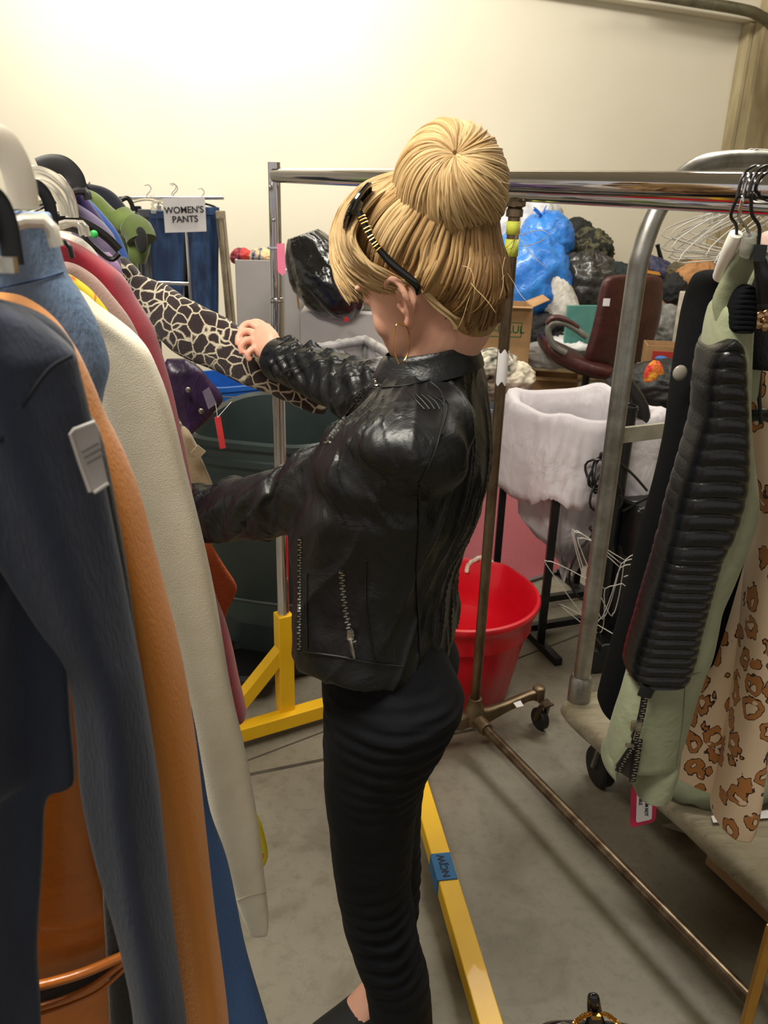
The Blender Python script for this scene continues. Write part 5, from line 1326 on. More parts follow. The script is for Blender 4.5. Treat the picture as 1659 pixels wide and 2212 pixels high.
# fringe: sweeps from the crown over the forehead and back to the ear
GA = [((868,372),1.20),((800,395),1.25),((745,440),1.28),((718,500),1.285),((716,560),1.265),((728,610),1.24),((752,655),1.215)]
GB = [((872,392),1.12),((815,425),1.10),((775,470),1.085),((762,520),1.08),((790,566),1.073),((835,592),1.068),((880,612),1.075)]
GC = [((868,372),1.17),((790,400),1.20),((745,455),1.21),((732,515),1.20),((752,570),1.165),((800,610),1.11),((850,628),1.078)]
def gmix(f_):
    out = []
    for a, b2_, c_ in zip(GA, GC, GB):
        pa, pb_, pc_ = P(*a[0],a[1]), P(*b2_[0],b2_[1]), P(*c_[0],c_[1])
        out.append(pa.lerp(pb_, f_*2) if f_ < .5 else pb_.lerp(pc_, (f_-.5)*2))
    return out
for i in range(420):
    f_ = R2_.random()**.9; g = gmix(f_); cut = len(g) if f_ < .15 or R2_.random() < .8 else len(g)-1
    if .15 < f_ < .5 : cut = R2_.choice([5,6,7,7])
    g = [p+V((R2_.uniform(-.0035,.0035),R2_.uniform(-.003,.003),R2_.uniform(-.0035,.0035))) for p in g[:cut]]
    lock(g, R2_.uniform(.0018,.0042), R2_.uniform(.30,.85), up=(g[3]-HO).normalized(), flat=.4)
# loose strands
for i in range(16):
    ph = R2_.uniform(1.9, 3.8); d0 = V((math.cos(ph), math.sin(ph), R2_.uniform(-1.0,.1))); p = capsurf(d0, .012) - Fh*.012
    pts = [p]
    v_ = V((R2_.uniform(-.4,.6), R2_.uniform(-.5,.1), R2_.uniform(-1,.2)))
    for j in range(4):
        v_ += V((R2_.uniform(-.4,.4), R2_.uniform(-.3,.3), R2_.uniform(-.4,.3))); p = p + v_.normalized()*.014; pts.append(p)
    hr.tube(pts, [.0004,.0004,.0004,.0003,.0002], n=4, k=3, tint=.8)
for (pts) in ([((1060,600),1.10),((1010,650),1.08),((1000,700),1.075)],[((905,625),1.07),((940,660),1.068),((975,690),1.07),((985,712),1.075)],[((900,618),1.068),((930,640),1.066),((965,672),1.066),((990,690),1.07)]):
    for k_ in range(5):
        hr.tube([P(x+R2_.uniform(-4,4), y+R2_.uniform(-4,4), Y_) for (x, y), Y_ in pts], .0016, n=5, k=4, tint=.9)
locks = hr.build('locks', M_HAIR, hb, sharp=0)

# ---- sunglasses pushed up on the hair
SGL = thing('sunglasses', 'black sunglasses with gold striped arms pushed up on the blonde hair', 'sunglasses', H(.02,0,.15))
M_GLOSS = mat('gloss_black_frame', (14,14,15), .12, coat=.6)
b_ = MB(); q1_ = P(775,458,1.055); q2_ = P(806,520,1.048); q3_ = P(845,568,1.045); q4_ = P(896,612,1.052); q5_ = P(904,634,1.065)
b_.tube([q1_, q2_, q3_, q4_, q5_], [.0048,.0036,.0052,.0052,.004], n=10, k=6, flat=.5, up=(0,-1,0)); tmpl = b_.build('temple', M_GLOSS, SGL)
b_ = MB()
for i in range(10):
    t_ = i/9; p = q1_.lerp(q2_, .22+.0*t_) ; pp = cr([q1_,q2_,q3_,q4_], 20); p = pp[int(5+t_*22)]; d = (pp[int(6+t_*22)]-pp[int(5+t_*22)]).normalized()
    u_ = V((0,-1,0)); u_ = (u_-d*u_.dot(d)).normalized(); w2 = d.cross(u_)
    b_.tube([p-w2*.0050-u_*.001, p-w2*.0030+u_*.0028, p+w2*.0030+u_*.0028, p+w2*.0050-u_*.001], .0010, n=6)
b_.build('gold_bars', M_GOLD, tmpl, label='gold bars on the arm')
b_ = MB(); far = [H(.055,-.072,.10), H(.02,-.078,.075), H(-.03,-.074,.02)]; b_.tube(far, .0042, n=8, k=5, flat=.5); b_.build('temple', M_GLOSS, SGL)
hA_, hB_ = P(766,460,1.058), P(822,384,1.085)
upd = (hB_-hA_).normalized(); acr = -Lh; acr = (acr-upd*acr.dot(upd)).normalized(); outw = upd.cross(acr); outw = outw if outw.dot((hA_+hB_)/2-CC) > 0 else -outw
for k_ in (0,1):
    m_ = (hA_+hB_)/2+upd*.012*k_ + acr*(.034+.070*k_) + outw*(.024+.004*k_); tl_ = (acr + outw*(.38 if k_ == 0 else -.38)).normalized(); n_ = upd
    ringo = [m_+tl_*.031*math.copysign(abs(math.cos(t_))**.7,math.cos(t_))+n_*.027*math.copysign(abs(math.sin(t_))**.8,math.sin(t_)) for t_ in [2*math.pi*i/32 for i in range(32)]]
    b_ = MB(); b_.tube(ringo, .0034, n=8, closed=True); b_.build('frame', M_GLOSS, SGL)
    w2 = tl_.cross(n_)
    b_ = MB(); b_.loft([[m_+(p-m_)*.98+w2*s_*.001 for p in ringo] for s_ in (-1,1)]); b_.build('lens', mat('dark_lens', (30,26,26), .08, coat=.5), SGL)
b_ = MB(); mm_ = (hA_+hB_)/2; b_.tube([mm_+upd*.015+acr*.062+outw*.028, mm_+upd*.02+acr*.07+outw*.031, mm_+upd*.022+acr*.078+outw*.028], .003, n=8); b_.tube([hA_, hA_.lerp(hB_,.3)+acr*.004+outw*.006], .005, n=8); b_.build('bridge', M_GLOSS, SGL)
# dark inner camisole strap at the neck
b_ = MB(); b_.tube([P(842,770,1.11), P(850,800,1.105), P(858,830,1.11)], .004, n=6, k=3); b_.build('camisole_strap', M_BLACK, WO)
# ================================================================ CLOTHES RAIL ON THE LEFT
D0 = V((-.316,.949,0)).normalized(); G0 = V((.949,.316,0)).normalized()
def railx(Y): return V((-.037-.333*Y, Y, 1.63))
RK = thing('garment_rack', 'crowded clothes rail running away along the left side', 'rack', V((railx(1.5).x, 1.5, 0)), 'rolling garment racks')
rl_ = lambda Y: V((-.0875-.315*Y, Y, 1.622))
b = MB(); b.cyl(rl_(.1), rl_(2.75), .011, 20); b.build('hanging_rail', M_CHROME, RK)
b = MB(); q = rl_(2.7); b.cyl(V((q.x,q.y,0)), q, .014, 16); b.build('upright', M_CHROME, RK)
b = MB(); b.beam(V((q.x,q.y,.03))-G0*.25, V((q.x,q.y,.03))+G0*.25, .04,.04); b.build('foot', M_CHROME, RK)
def hrows(Y, rows, t, fold=(.008,38), seed=0, n=72, k=4, plane=None, lean=0., prof=.75, topround=True):
    """rings of a hanging cloth: rows are (photo row, left, right) read on the garment's own upright plane"""
    p0 = railx(Y) if plane is None else plane[0]; nn = D0 if plane is None else plane[1]
    fine = interp_rows([tuple(map(float, r)) for r in rows], k); rings = []; m_ = len(fine)
    for i, (y, xl, xr) in enumerate(fine):
        A, B = PLN(xl, y, p0, nn), PLN(xr, y, p0, nn); c = (A+B)/2; ax = (B-A)/2; L = ax.length
        th = t*min(1, .25+i/(k*1.5)) if topround else t
        if i == m_-1: th *= .9
        ring = []
        for j in range(n):
            a = 2*math.pi*j/n; ca, sa = math.cos(a), math.sin(a); u = math.copysign(abs(ca)**prof, ca)
            f_ = min(1, i/(k*4))
            xw = u*L
            off = fold[0]*f_*(math.sin(fold[1]*xw+seed+1.5*noise.noise(V((c.z*1.6,seed,0))))+.8*noise.noise(V((xw*14,c.z*2.2,seed))))
            edge = .006*f_*noise.noise(V((c.z*4,seed,u)))
            ring.append(c + ax.normalized()*(xw+edge) + nn*(th*math.copysign(abs(sa)**.8, sa)+off))
        rings.append(ring)
    return rings
def garment(name, label, cat, Y, rows, t, m_, group='clothes on the crowded left rail', part='body', **kw):
    b = MB(); b.loft(hrows(Y, rows, t, **kw)); o = b.build(name, m_, sharp=70); return tag(o, label, cat, group)
def addpart(par, name, Y, rows, t, m_, label=None, **kw):
    b = MB(); b.loft(hrows(Y, rows, t, **kw)); return b.build(name, m_, par, sharp=70, label=label)
def cloth(name, c, c2x=None, rough=.85, ns=7, bs=420, bump=.5, sheen=.25, stretch=(1,1,.5), bd=.0015): return mat(name, c, rough, c2=c2x, ns=ns, nd=5, stretch=stretch, bump=bump, bs=bs, bd=bd, sheen=sheen)
M_SLATE = cloth('slate_jersey', (52,60,80), (32,37,54), stretch=(1,1,.25), ns=7, sheen=.15)
M_CARAMEL = cloth('caramel_wool', (216,138,52), (204,124,42), ns=4)
M_CREAM = mat('cream_wool', (238,228,204), .95, c2=(226,214,188), ns=12, nd=5, bump=.35, bs=620, bd=.0015, sheen=.4)
M_LDENIM = denim('light_denim', (124,150,182), (96,122,158), 6)
M_MDENIM = denim('mid_blue_denim', (66,104,160), (50,84,138), 7)
M_CRIM = mat('crimson_wool', (158,20,46), .9, c2=(138,14,38), ns=30, bump=.4, bs=600, bd=.0015, sheen=.3)
# far garments first
FAR = [
 ('dark navy coat highest at the far end of the left rail','coat',2.45,[(397,176,192),(403,170,222),(415,168,246),(435,168,266),(460,175,282),(500,190,294),(560,200,302),(640,210,306),(900,230,320)],.03,cloth('far_navy',(28,30,44))),
 ('olive green jacket with a wide cuff at the far end of the left rail','jacket',2.2,[(408,170,188),(420,165,214),(450,165,246),(472,170,272),(520,180,284),(560,190,296),(640,200,300),(900,230,318)],.035,cloth('olive_green',(112,130,62),(84,100,44),sheen=.3)),
 ('bright blue top between the purple and the olive garments','top',2.0,[(412,160,172),(435,160,198),(465,160,226),(495,165,250),(530,170,268),(580,180,282),(660,190,290),(900,220,316)],.022,cloth('far_blue',(50,96,176),(36,74,150))),
 ('deep purple top left of the bright blue one','top',1.85,[(404,150,164),(425,150,186),(450,150,204),(480,155,224),(520,160,244),(580,170,258),(900,210,316)],.02,cloth('far_purple',(64,44,110),(46,30,84))),
 ('grey lavender jumper in front of the purple top','jumper',1.7,[(436,140,160),(452,140,186),(470,142,210),(492,150,232),(520,160,250),(570,170,262),(900,200,318)],.024,cloth('lavender_grey',(124,112,142),(104,92,122))),
 ('lilac top peeping out below the black plastic hanger','top',1.62,[(545,200,236),(570,205,258),(600,210,268),(640,215,276),(900,240,318)],.018,cloth('lilac',(170,136,178),(150,116,160))),
 ('white blouse tucked between the red coat and the black hanger','blouse',1.46,[(498,100,128),(512,100,170),(535,100,200),(560,110,218),(600,120,240),(680,140,290),(900,190,330)],.02,cloth('white_blouse',(226,218,206),(206,198,186))),
]
for lb, ct, Y_, rows, t_, m_ in FAR: g_ = garment({'top':'pullover'}.get(ct, ct), lb, ct, Y_, rows, t_, m_, seed=Y_*3)
# olive cuff
pl = (railx(2.12), D0)
olv = [o for o in bpy.data.objects if o.get('label','').startswith('olive green jacket')][0]
def pp(x, y, Y): return PLN(x, y, railx(Y), D0)
b = MB(); b.tube([pp(258,470,2.14), pp(285,492,2.12), pp(292,500,2.10), pp(300,530,2.08), pp(296,566,2.08)], [.045,.04,.036,.030,.022], n=24, k=5, flat=.7); b.build('sleeve', cloth('olive_green',(112,130,62)), olv)
b = MB(); b.tube([pp(283,490,2.085), pp(299,502,2.07), pp(306,520,2.06)], [.034,.037,.036], n=24, k=4); b.build('cuff', cloth('olive_cuff',(96,112,56),(78,92,42)), olv)
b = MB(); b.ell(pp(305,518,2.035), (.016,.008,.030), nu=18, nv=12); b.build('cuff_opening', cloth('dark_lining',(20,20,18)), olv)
# fur-patterned coat: body on the rail and long sleeve pulled out
t = NT('giraffe_fur'); co = t.coord('Object', (1,1,1)); nzw = t.n('ShaderNodeTexNoise', Scale=18, Detail=2); t.l(co, nzw.inputs['Vector'])
mx_ = t.n('ShaderNodeMix', data_type='VECTOR'); mx_.inputs[0].default_value = .035; t.l(co, mx_.inputs[4]); t.l(nzw.outputs['Color'], mx_.inputs[5])
vo = t.n('ShaderNodeTexVoronoi', feature='DISTANCE_TO_EDGE', Scale=36); t.l(mx_.outputs[1], vo.inputs['Vector'])
fz = t.n('ShaderNodeTexNoise', Scale=420, Detail=2); t.l(co, fz.inputs['Vector'])
adm = t.n('ShaderNodeMath', operation='MULTIPLY_ADD'); t.l(fz.outputs[0], adm.inputs[0]); adm.inputs[1].default_value = .06; t.l(vo.outputs['Distance'], adm.inputs[2])
t.l(t.ramp(adm.outputs[0], [(.062,(214,204,178)),(.09,(150,132,112)),(.115,(44,24,24)),(.6,(34,16,18))]), t.b.inputs['Base Color'])
t.b.inputs['Roughness'].default_value = .85; t.b.inputs['Sheen Weight'].default_value = .3
t.l(t.bump(fz.outputs[0], .9, .004), t.b.inputs['Normal']); M_GIR = t.m
FC = thing('fur_coat', 'giraffe patterned fur coat, its sleeve pulled out by the woman', 'coat', pp(290,1000,1.95)*1.0, 'clothes on the crowded left rail')
addpart(FC, 'body', 1.98, [(556,246,272),(575,250,292),(600,256,312),(640,262,330),(700,270,345),(760,276,350),(900,290,356),(1100,320,380)], .03, M_GIR, seed=4)
sl = [(285,622,34,1.95),(335,662,52,1.93),(400,706,60,1.90),(470,744,57,1.885),(535,776,54,1.87),(590,808,46,1.86),(640,842,34,1.85),(682,870,24,1.845),(706,884,12,1.845)]
def fw(s_, a, L): return .07*math.sin(L*38+2*math.cos(a))*math.sin(a*2)+.05*noise.noise(V((L*12,math.cos(a),math.sin(a))))
b = MB(); b.tube([P(x,y,Y_) for x,y,r_,Y_ in sl], [r_*1.9/1784 for x,y,r_,Y_ in sl], n=48, k=8, flat=1.0, up=(0,0,1), wr=fw)
cY = sum(P(x,y,Y_).y for x,y,r_,Y_ in sl)/len(sl)
path_ = cr([P(x,y,Y_) for x,y,r_,Y_ in sl], 8)
def flatten(v):
    c = min(path_, key=lambda q: (q-v).length_squared); return V((v.x, c.y+(v.y-c.y)*.45, v.z))
b.build('sleeve', M_GIR, FC, disp=flatten, sharp=0)
# purple satin shirt with plastic pouch and red tag
M_PURP = mat('purple_satin', (62,40,78), .35, c2=(34,20,44), ns=9, big=(10,.5,.02), bump=.2, bs=300)
pu = garment('satin_shirt', 'dark purple satin shirt with clear pouch and red tag below the fur sleeve', 'shirt', 1.62, [(776,360,402),(795,352,432),(820,352,452),(850,358,478),(868,366,482),(888,378,466),(908,390,448),(926,402,424),(932,408,416)], .03, M_PURP, seed=6, fold=(.010,30))
b = MB(); q = [pp(437,846,1.56), pp(452,836,1.56), pp(468,872,1.56), pp(450,884,1.56)]; b.loft([q, [p+D0*.001 for p in q]]); b.build('plastic_pouch', mat('clear_pouch', (150,140,158), .2, alpha=.55, coat=.5), pu, label='clear plastic pouch')
for x, y in ((406,842),(434,888)): b = MB(); b.ell(pp(x,y,1.575), (.006,.003,.006), nu=12, nv=8); b.build('button', M_SILV, pu)
b = MB(); q = [pp(463,902,1.56), pp(476,897,1.56), pp(488,968,1.56), pp(475,970,1.56)]; b.loft([q, [p+D0*.001 for p in q]]); tg = b.build('price_tag', mat('red_card', (206,58,62), .6), pu, label='red price tag')
b = MB(); b.tube([pp(466,872,1.56), pp(470,902,1.56)], .0006, n=4); b.tube([pp(500,868,1.56), pp(470,902,1.56)], .0006, n=4); b.build('string', M_PAPER, tg)
bg = garment('trousers', 'tan trousers with a folded waistband hanging under the purple shirt', 'trousers', 1.5, [(922,392,400),(935,392,412),(955,394,424),(972,396,434),(985,398,437),(1010,402,448),(1060,408,466),(1150,420,480)], .02, cloth('tan_twill', (168,150,118), (150,132,102)), seed=8)
b = MB(); b.beam(pp(420,985,1.47), pp(436,968,1.47), .004, .02); b.build('belt_loop', cloth('tan_twill', (168,150,118)), bg)
ru = garment('ribbed_cardigan', 'rust orange ribbed knit with a pointed corner beside the red coat', 'cardigan', 1.42, [(1150,420,444),(1185,425,462),(1225,430,486),(1262,432,509),(1285,434,506),(1315,436,492),(1345,438,484),(1380,440,476)], .012, mat('rust_rib', (202,98,46), .85, c2=(178,80,36), ns=60, nd=1, stretch=(1,1,14), bump=.6, bs=90), seed=2, fold=(.003,30))
red = garment('wool_coat', 'crimson wool coat between the cream coat and the woman', 'coat', 1.28, [(511,108,124),(518,100,142),(532,95,178),(556,95,216),(588,98,258),(612,100,277),(645,110,294),(700,130,326),(760,160,346),(850,190,372),(950,230,396),(1050,260,418),(1180,300,444),(1280,330,464),(1340,350,486),(1400,370,503),(1460,385,516),(1525,400,530),(1542,405,526)], .045, M_CRIM, seed=3, fold=(.005,70))
mv = garment('pullover', 'dusty mauve jersey top between the crimson coat and yellow print', 'top', 1.1, [(566,128,148),(575,120,172),(600,118,208),(640,125,244),(690,140,284),(740,160,310),(800,180,334),(900,210,352),(1100,260,400)], .016, cloth('dusty_mauve', (182,152,142), (164,132,124)), seed=5)
M_YPR = NT('yellow_print'); t = M_YPR; co = t.coord('Object',(1,1,1)); z1 = t.n('ShaderNodeTexNoise', Scale=22, Detail=2, Distortion=1.5); t.l(co, z1.inputs['Vector'])
t.l(t.ramp(z1.outputs[0], [(.0,(150,120,60)),(.36,(238,214,44)),(.60,(240,220,60)),(.66,(232,110,40)),(.75,(236,226,180))]), t.b.inputs['Base Color']); t.b.inputs['Roughness'].default_value = .8
yp = garment('printed_shirt', 'bright yellow printed shirt just behind the cream coat', 'shirt', 1.0, [(590,120,146),(602,115,166),(625,120,196),(655,130,222),(685,150,242),(720,160,262),(800,180,300),(1000,240,380),(1400,380,474),(1700,440,532),(1770,470,563),(1835,500,578),(1862,520,572)], .016, M_YPR.m, seed=9, fold=(.003,30))
crm = garment('long_coat', 'cream fleecy wool coat, its sleeve hanging lowest on the left', 'coat', .9, [(624,140,166),(640,138,186),(665,140,216),(692,148,256),(722,160,294),(755,175,322),(800,190,344),(850,205,364),(920,225,384),(1000,245,402),(1100,275,425),(1200,305,446),(1300,335,466),(1400,362,484),(1500,388,502),(1600,412,522),(1700,436,541),(1800,463,560),(1900,497,574),(1962,520,580),(1988,532,574)], .042, M_CREAM, seed=1, fold=(.007,75))
CTt = bvh(crm)
decal_tube(CTt, [(512,1945),(540,1934),(578,1928)], .0009, 'cuff_seam', mat('cream_seam', (206,194,166), .9), crm, lift=.0005)
ld = garment('denim_jacket', 'pale washed denim jacket with stitched collar behind the dark shirt', 'jacket', .70, [(458,-20,104),(466,-30,110),(500,-40,118),(560,-60,134),(586,-80,142),(600,-90,150),(640,-100,178),(690,-110,206),(740,-110,226),(790,-110,237),(850,-100,226),(950,-80,222),(1150,-40,250)], .035, M_LDENIM, seed=2, fold=(.007,60))
LT = bvh(ld)
decal_tube(LT, [(0,622),(50,612),(100,600),(137,588)], .0006, 'collar_seam', mat('indigo_thread', (48,66,108), .8), ld, lift=.001)
bl = garment('denim_dress', 'mid blue denim dress hem showing below the cream sleeve', 'dress', .78, [(640,-60,0),(700,-60,70),(780,-40,130),(900,0,190),(1100,80,270),(1300,200,340),(1500,330,410),(1650,350,436),(1760,365,452),(1850,380,484),(1950,390,510),(2050,400,534),(2150,410,562),(2250,420,588),(2400,430,612)], .02, M_MDENIM, seed=7, fold=(.006,70))
dk = garment('pullover', 'near black strip put in for the shaded gap beside the dark slate shirt', 'top', .56, [(740,20,50),(790,30,100),(840,60,140),(900,110,196),(960,150,220),(1100,160,243),(1300,180,276),(1500,195,306),(1700,205,326),(1900,215,345),(2100,235,372),(2300,245,390),(2450,255,400)], .012, cloth('near_black_gap', (22,18,18)), seed=7, fold=(.002,20))  # dark sheet added to colour in the shade between shirt and coat
cam_ = garment('caramel_coat', 'caramel orange wool coat beside the dark slate shirt', 'coat', .60, [(634,-60,10),(645,-70,48),(668,-80,88),(698,-80,120),(732,-70,144),(775,-50,172),(838,-20,203),(900,10,230),(960,40,262),(1020,70,290),(1080,100,312),(1150,130,331),(1250,165,356),(1400,210,390),(1600,265,424),(1800,300,447),(2000,325,466),(2212,350,492),(2420,370,512)],   .030, M_CARAMEL, seed=4, fold=(.009,72))
# amber leather
M_AMB = mat('amber_leather', (206,118,40), .3, c2=(184,98,30), ns=4, big=(7,.3,.02), bump=.15, bs=200, coat=.25)
al = garment('leather_coat', 'glossy amber leather coat glimpsed between the dark shirt sleeve and front', 'coat', .58, [(700,-80,20),(760,-80,70),(900,-70,120),(1200,-60,190),(1400,-60,210),(1560,-60,205),(1640,-60,200),(1750,-60,220),(1900,-60,240),(2050,-60,280),(2200,-60,300),(2420,-60,310)], .012, M_AMB, seed=3, fold=(.006,26))
AT = bvh(al)
def pl6(x, y, Y=.545): return PLN(x, y, railx(Y), D0)
for pts, r_ in (([(60,2134),(120,2120),(190,2098),(268,2064)],.0045),([(75,2178),(140,2158),(205,2126),(268,2078)],.0028),([(80,2192),(150,2170),(215,2140),(270,2092)],.002)):
    b = MB(); b.tube([pl6(x,y) for x,y in pts], r_, n=10, k=6); b.build('piping', M_AMB, al)
b = MB(); q = [pl6(66,2140,.552), pl6(130,2124,.552), pl6(200,2100,.552), pl6(262,2072,.552), pl6(262,2084,.552), pl6(200,2126,.552), pl6(140,2152,.552), pl6(74,2172,.552)]; b.loft([q, [p+D0*.001 for p in q]]); b.build('pocket_shadow_patch', cloth('pocket_shade', (34,18,10)), al)  # dark patch painting the shade in the pocket mouth
# slate shirt: front and sleeve
SS = thing('shirt', 'dark slate shirt nearest the viewer on the left rail', 'shirt', pl6(0,2400,.47), 'clothes on the crowded left rail')
addpart(SS, 'front', .49, [(646,-160,0),(664,-200,44),(690,-220,92),(730,-230,134),(776,-240,156),(850,-250,150),(1000,-250,140),(1200,-250,150),(1400,-250,160),(1560,-250,162),(1660,-250,164),(1690,-250,150),(1730,-250,100),(1850,-250,84),(2050,-250,68),(2212,-250,86),(2420,-250,92)], .022, M_SLATE, seed=5, fold=(.012,85))
addpart(SS, 'sleeve', .455, [(652,-160,-10),(668,-190,34),(692,-200,74),(720,-200,110),(745,-190,138),(768,-180,157),(800,-180,166),(860,-170,183),(950,-140,206),(1060,-90,232),(1200,-20,262),(1350,70,290),(1450,140,308),(1600,164,330),(1700,170,344),(1800,186,356),(1900,208,368),(2000,236,380),(2100,262,391),(2212,286,404),(2420,310,416)], .024, M_SLATE, seed=11, fold=(.007,105), prof=.85)
b = MB(); b.tube([pp(157,768,.428), pp(110,795,.428), pp(68,850,.428), pp(30,905,.428), pp(0,955,.428)], .0011, n=6, k=6); b.build('armhole_seam', mat('slate_thread', (26,30,40), .9), SS)
# white care label
LB = thing('care_label', 'white cloth care label sticking out between slate shirt and caramel coat', 'label', pl6(190,1060,.43))
q = [(152,938),(160,928),(205,910),(212,930),(222,990),(234,1044),(204,1064),(194,1062),(172,1000)]
b = MB(); b.loft([[PLN(x,y,railx(.425),D0) for x,y in q], [PLN(x,y,railx(.427),D0) for x,y in q]]); b.build('patch', mat('white_satin_label', (206,198,196), .6), LB)
b = MB(); b.tube([PLN(x,y,railx(.4245),D0) for x,y in ((205,911),(160,928),(152,938),(172,1000),(194,1062),(204,1064),(234,1044))], .0010, n=6); b.build('hem', mat('label_hem', (236,230,224), .6), LB)
for k_ in range(3):
    b = MB(); b.tube([PLN(176+k_*6+dx,978+k_*12-dx*.55+1.5*math.sin(dx),railx(.4245),D0) for dx in range(0,38,3)], .00045, n=4); b.build('printed_line', mat('grey_print', (120,112,112), .8), LB)
# ---- hangers on the left rail
def hook(label, pts, r, m_, Y, flat=.5, drop=True, grp='hangers on the left rail'):
    hg = thing('coat_hanger', label, 'hanger', pp(*pts[-1],Y), grp)
    b = MB(); b.tube([pp(x,y,Y) for x,y in pts], r, n=14, k=7, flat=flat, up=D0); b.build('hook', m_, hg)
    if drop:
        e = pp(*pts[-1],Y); b = MB(); b.tube([e-G0*.10-V((0,0,.045)), e-V((0,0,.006)), e+G0*.015-V((0,0,.02))], r*.8, n=10, k=4, flat=.6); b.build('shoulder_bar', m_, hg)
    return hg
M_WHPL = mat('frosted_white_plastic', (244,240,228), .25, c2=(236,230,214), sss=.2, coat=.4)
hook('big white plastic hanger hook nearest the viewer', [(-60,330),(-30,300),(2,306),(28,345),(44,395),(52,452)], .0085, M_WHPL, .50, .35)
b = MB(); hb_ = hook('black plastic hanger with square clip at the far left edge', [(-30,420),(-8,430),(12,470),(22,520),(30,572)], .0055, M_BLACK, .46, .4, drop=False)
b = MB(); b.box(pp(14,572,.455), (.010,.006,.008)); b.build('clip', M_SILV, hb_)
hook('clear plastic hanger hook in front of the black ones', [(40,384),(74,372),(112,384),(140,410),(152,440),(156,470)], .0075, M_CLEAR, 1.0, .35)
hook('second clear plastic hanger hook, thinner and lower', [(56,408),(86,396),(116,412),(134,440),(140,466)], .005, M_CLEAR, .93, .4)
hook('black hanger hook just left of the clear ones', [(60,396),(84,404),(104,432),(112,470),(114,508)], .0055, M_BLACK, .8, .35)
hook('wide black hanger hook highest on the left rail', [(84,362),(110,354),(138,358),(160,380),(168,404)], .0155, mat('black_matte_hanger', (30,28,30), .5), 1.5, .3)
h_ = hook('black plastic clip hanger with green dot above the white blouse', [(112,474),(140,466),(190,486),(230,512),(258,540)], .0075, M_BLACK, 1.5, .5, drop=False)
b = MB(); b.tube([pp(120,490,1.47), pp(170,500,1.47), pp(200,530,1.47), pp(238,560,1.47), pp(258,548,1.47)], .0045, n=8, k=5); b.build('swivel_bar', M_BLACK, h_)
b = MB(); b.ell(pp(203,506,1.45), (.007,.004,.007), nu=12, nv=8); b.build('size_dot', mat('green_dot', (60,196,90), .4), h_, label='green size dot')
hook('thin black hanger hook above the navy coat', [(262,432),(275,428),(284,440),(288,456)], .006, M_BLACK, 2.3, .5)

# ================================================================ CLOTHES ON THE RIGHT
NR = V((0,1,0))
def q7(x, y, Y): return P(x, y, Y)
def pg(Y): return (V((0,Y,0)), NR)
GR = 'clothes hanging at the right'
M_KNIT = mat('black_boucle', (12,13,17), .95, c2=(9,10,13), ns=60, bump=.5, bs=650, bd=.002, spec=.15)
BKC = thing('knit_coat', 'black boucle coat with a long sleeve, leftmost on the right rail', 'coat', q7(1450,1530,1.18), GR)
addpart(BKC, 'sleeve', 0, [(584,1534,1562),(596,1516,1568),(625,1498,1572),(670,1484,1570),(720,1474,1562),(790,1460,1552),(870,1448,1546),(950,1438,1536),(1050,1418,1522),(1150,1392,1500),(1250,1368,1470),(1350,1340,1440),(1430,1318,1405),(1500,1301,1380),(1524,1297,1366),(1532,1304,1350)], .05, M_KNIT, seed=3, fold=(.004,40), plane=pg(1.16))
addpart(BKC, 'body', 0, [(600,1560,1640),(650,1540,1660),(800,1520,1660),(1000,1500,1660),(1200,1470,1640),(1350,1440,1600),(1420,1420,1560)], .05, M_KNIT, seed=6, fold=(.006,40), plane=pg(1.34))
b = MB(); b.ell(q7(1469,806,1.107), (.010,.004,.011), nu=16, nv=10); b.build('button', mat('horn_button', (150,144,130), .3), BKC)
M_SAGE = mat('sage_denim', (150,154,124), .8, c2=(134,138,108), ns=9, nd=5, bump=.3, bs=700, bd=.001, big=(14,.5,.012), sheen=.1)
M_QUILT = mat('black_quilted_leather', (19,19,22), .28, c2=(10,10,12), ns=18, bump=.2, bs=300)
MJ = thing('moto_jacket', 'sage green denim jacket with black quilted leather sleeve and zipped cuff', 'jacket', q7(1400,1690,1.05), GR)
SLV = [(640,1550,1600),(660,1540,1612),(700,1528,1618),(760,1520,1618),(830,1516,1620),(900,1514,1622),(1000,1492,1630),(1060,1477,1636),(1110,1466,1634),(1160,1452,1618),(1210,1438,1596),(1260,1422,1574),(1310,1408,1552),(1360,1392,1544),(1410,1374,1536),(1450,1356,1522),(1500,1340,1506),(1550,1322,1492),(1600,1308,1476),(1640,1302,1462)]
addpart(MJ, 'sleeve', 0, SLV, .038, M_SAGE, seed=5, fold=(.004,30), plane=pg(1.05))
addpart(MJ, 'body', 0, [(545,1600,1650),(575,1575,1660),(640,1560,1660),(700,1560,1650),(780,1565,1636),(860,1570,1625)], .03, M_SAGE, seed=8, fold=(.006,40), plane=pg(1.18))
# shoulder straps / collar pieces
b = MB(); b.tube([q7(1572,700,1.03), q7(1568,650,1.03), q7(1590,600,1.02), q7(1612,560,1.0), q7(1640,530,.99)], [.012,.017,.016,.015,.02], n=16, k=5, flat=.4, up=(0,1,0)); b.build('collar', M_SAGE, MJ)
def quilt(rows, t, Y, ribs, n=64, depth=.0048):
    fine = interp_rows([tuple(map(float, r)) for r in rows], 26); rings = []
    for (y, xl, xr) in fine:
        A, B = P(xl,y,Y), P(xr,y,Y); c = (A+B)/2; ax = (B-A)/2; ring = []
        for j in range(n):
            a = 2*math.pi*j/n; ca, sa = math.cos(a), math.sin(a); u = math.copysign(abs(ca)**.6, ca)
            g = abs(math.sin((ribs(y)+.35*(1-u*u)-.10*u)*math.pi))**.5
            th = (t - (1-g)*depth)*math.copysign(abs(sa)**.6, sa)
            ring.append(c+ax*u*(1-.012*(1-g))+V((0,th,0)))
        rings.append(ring)
    return rings
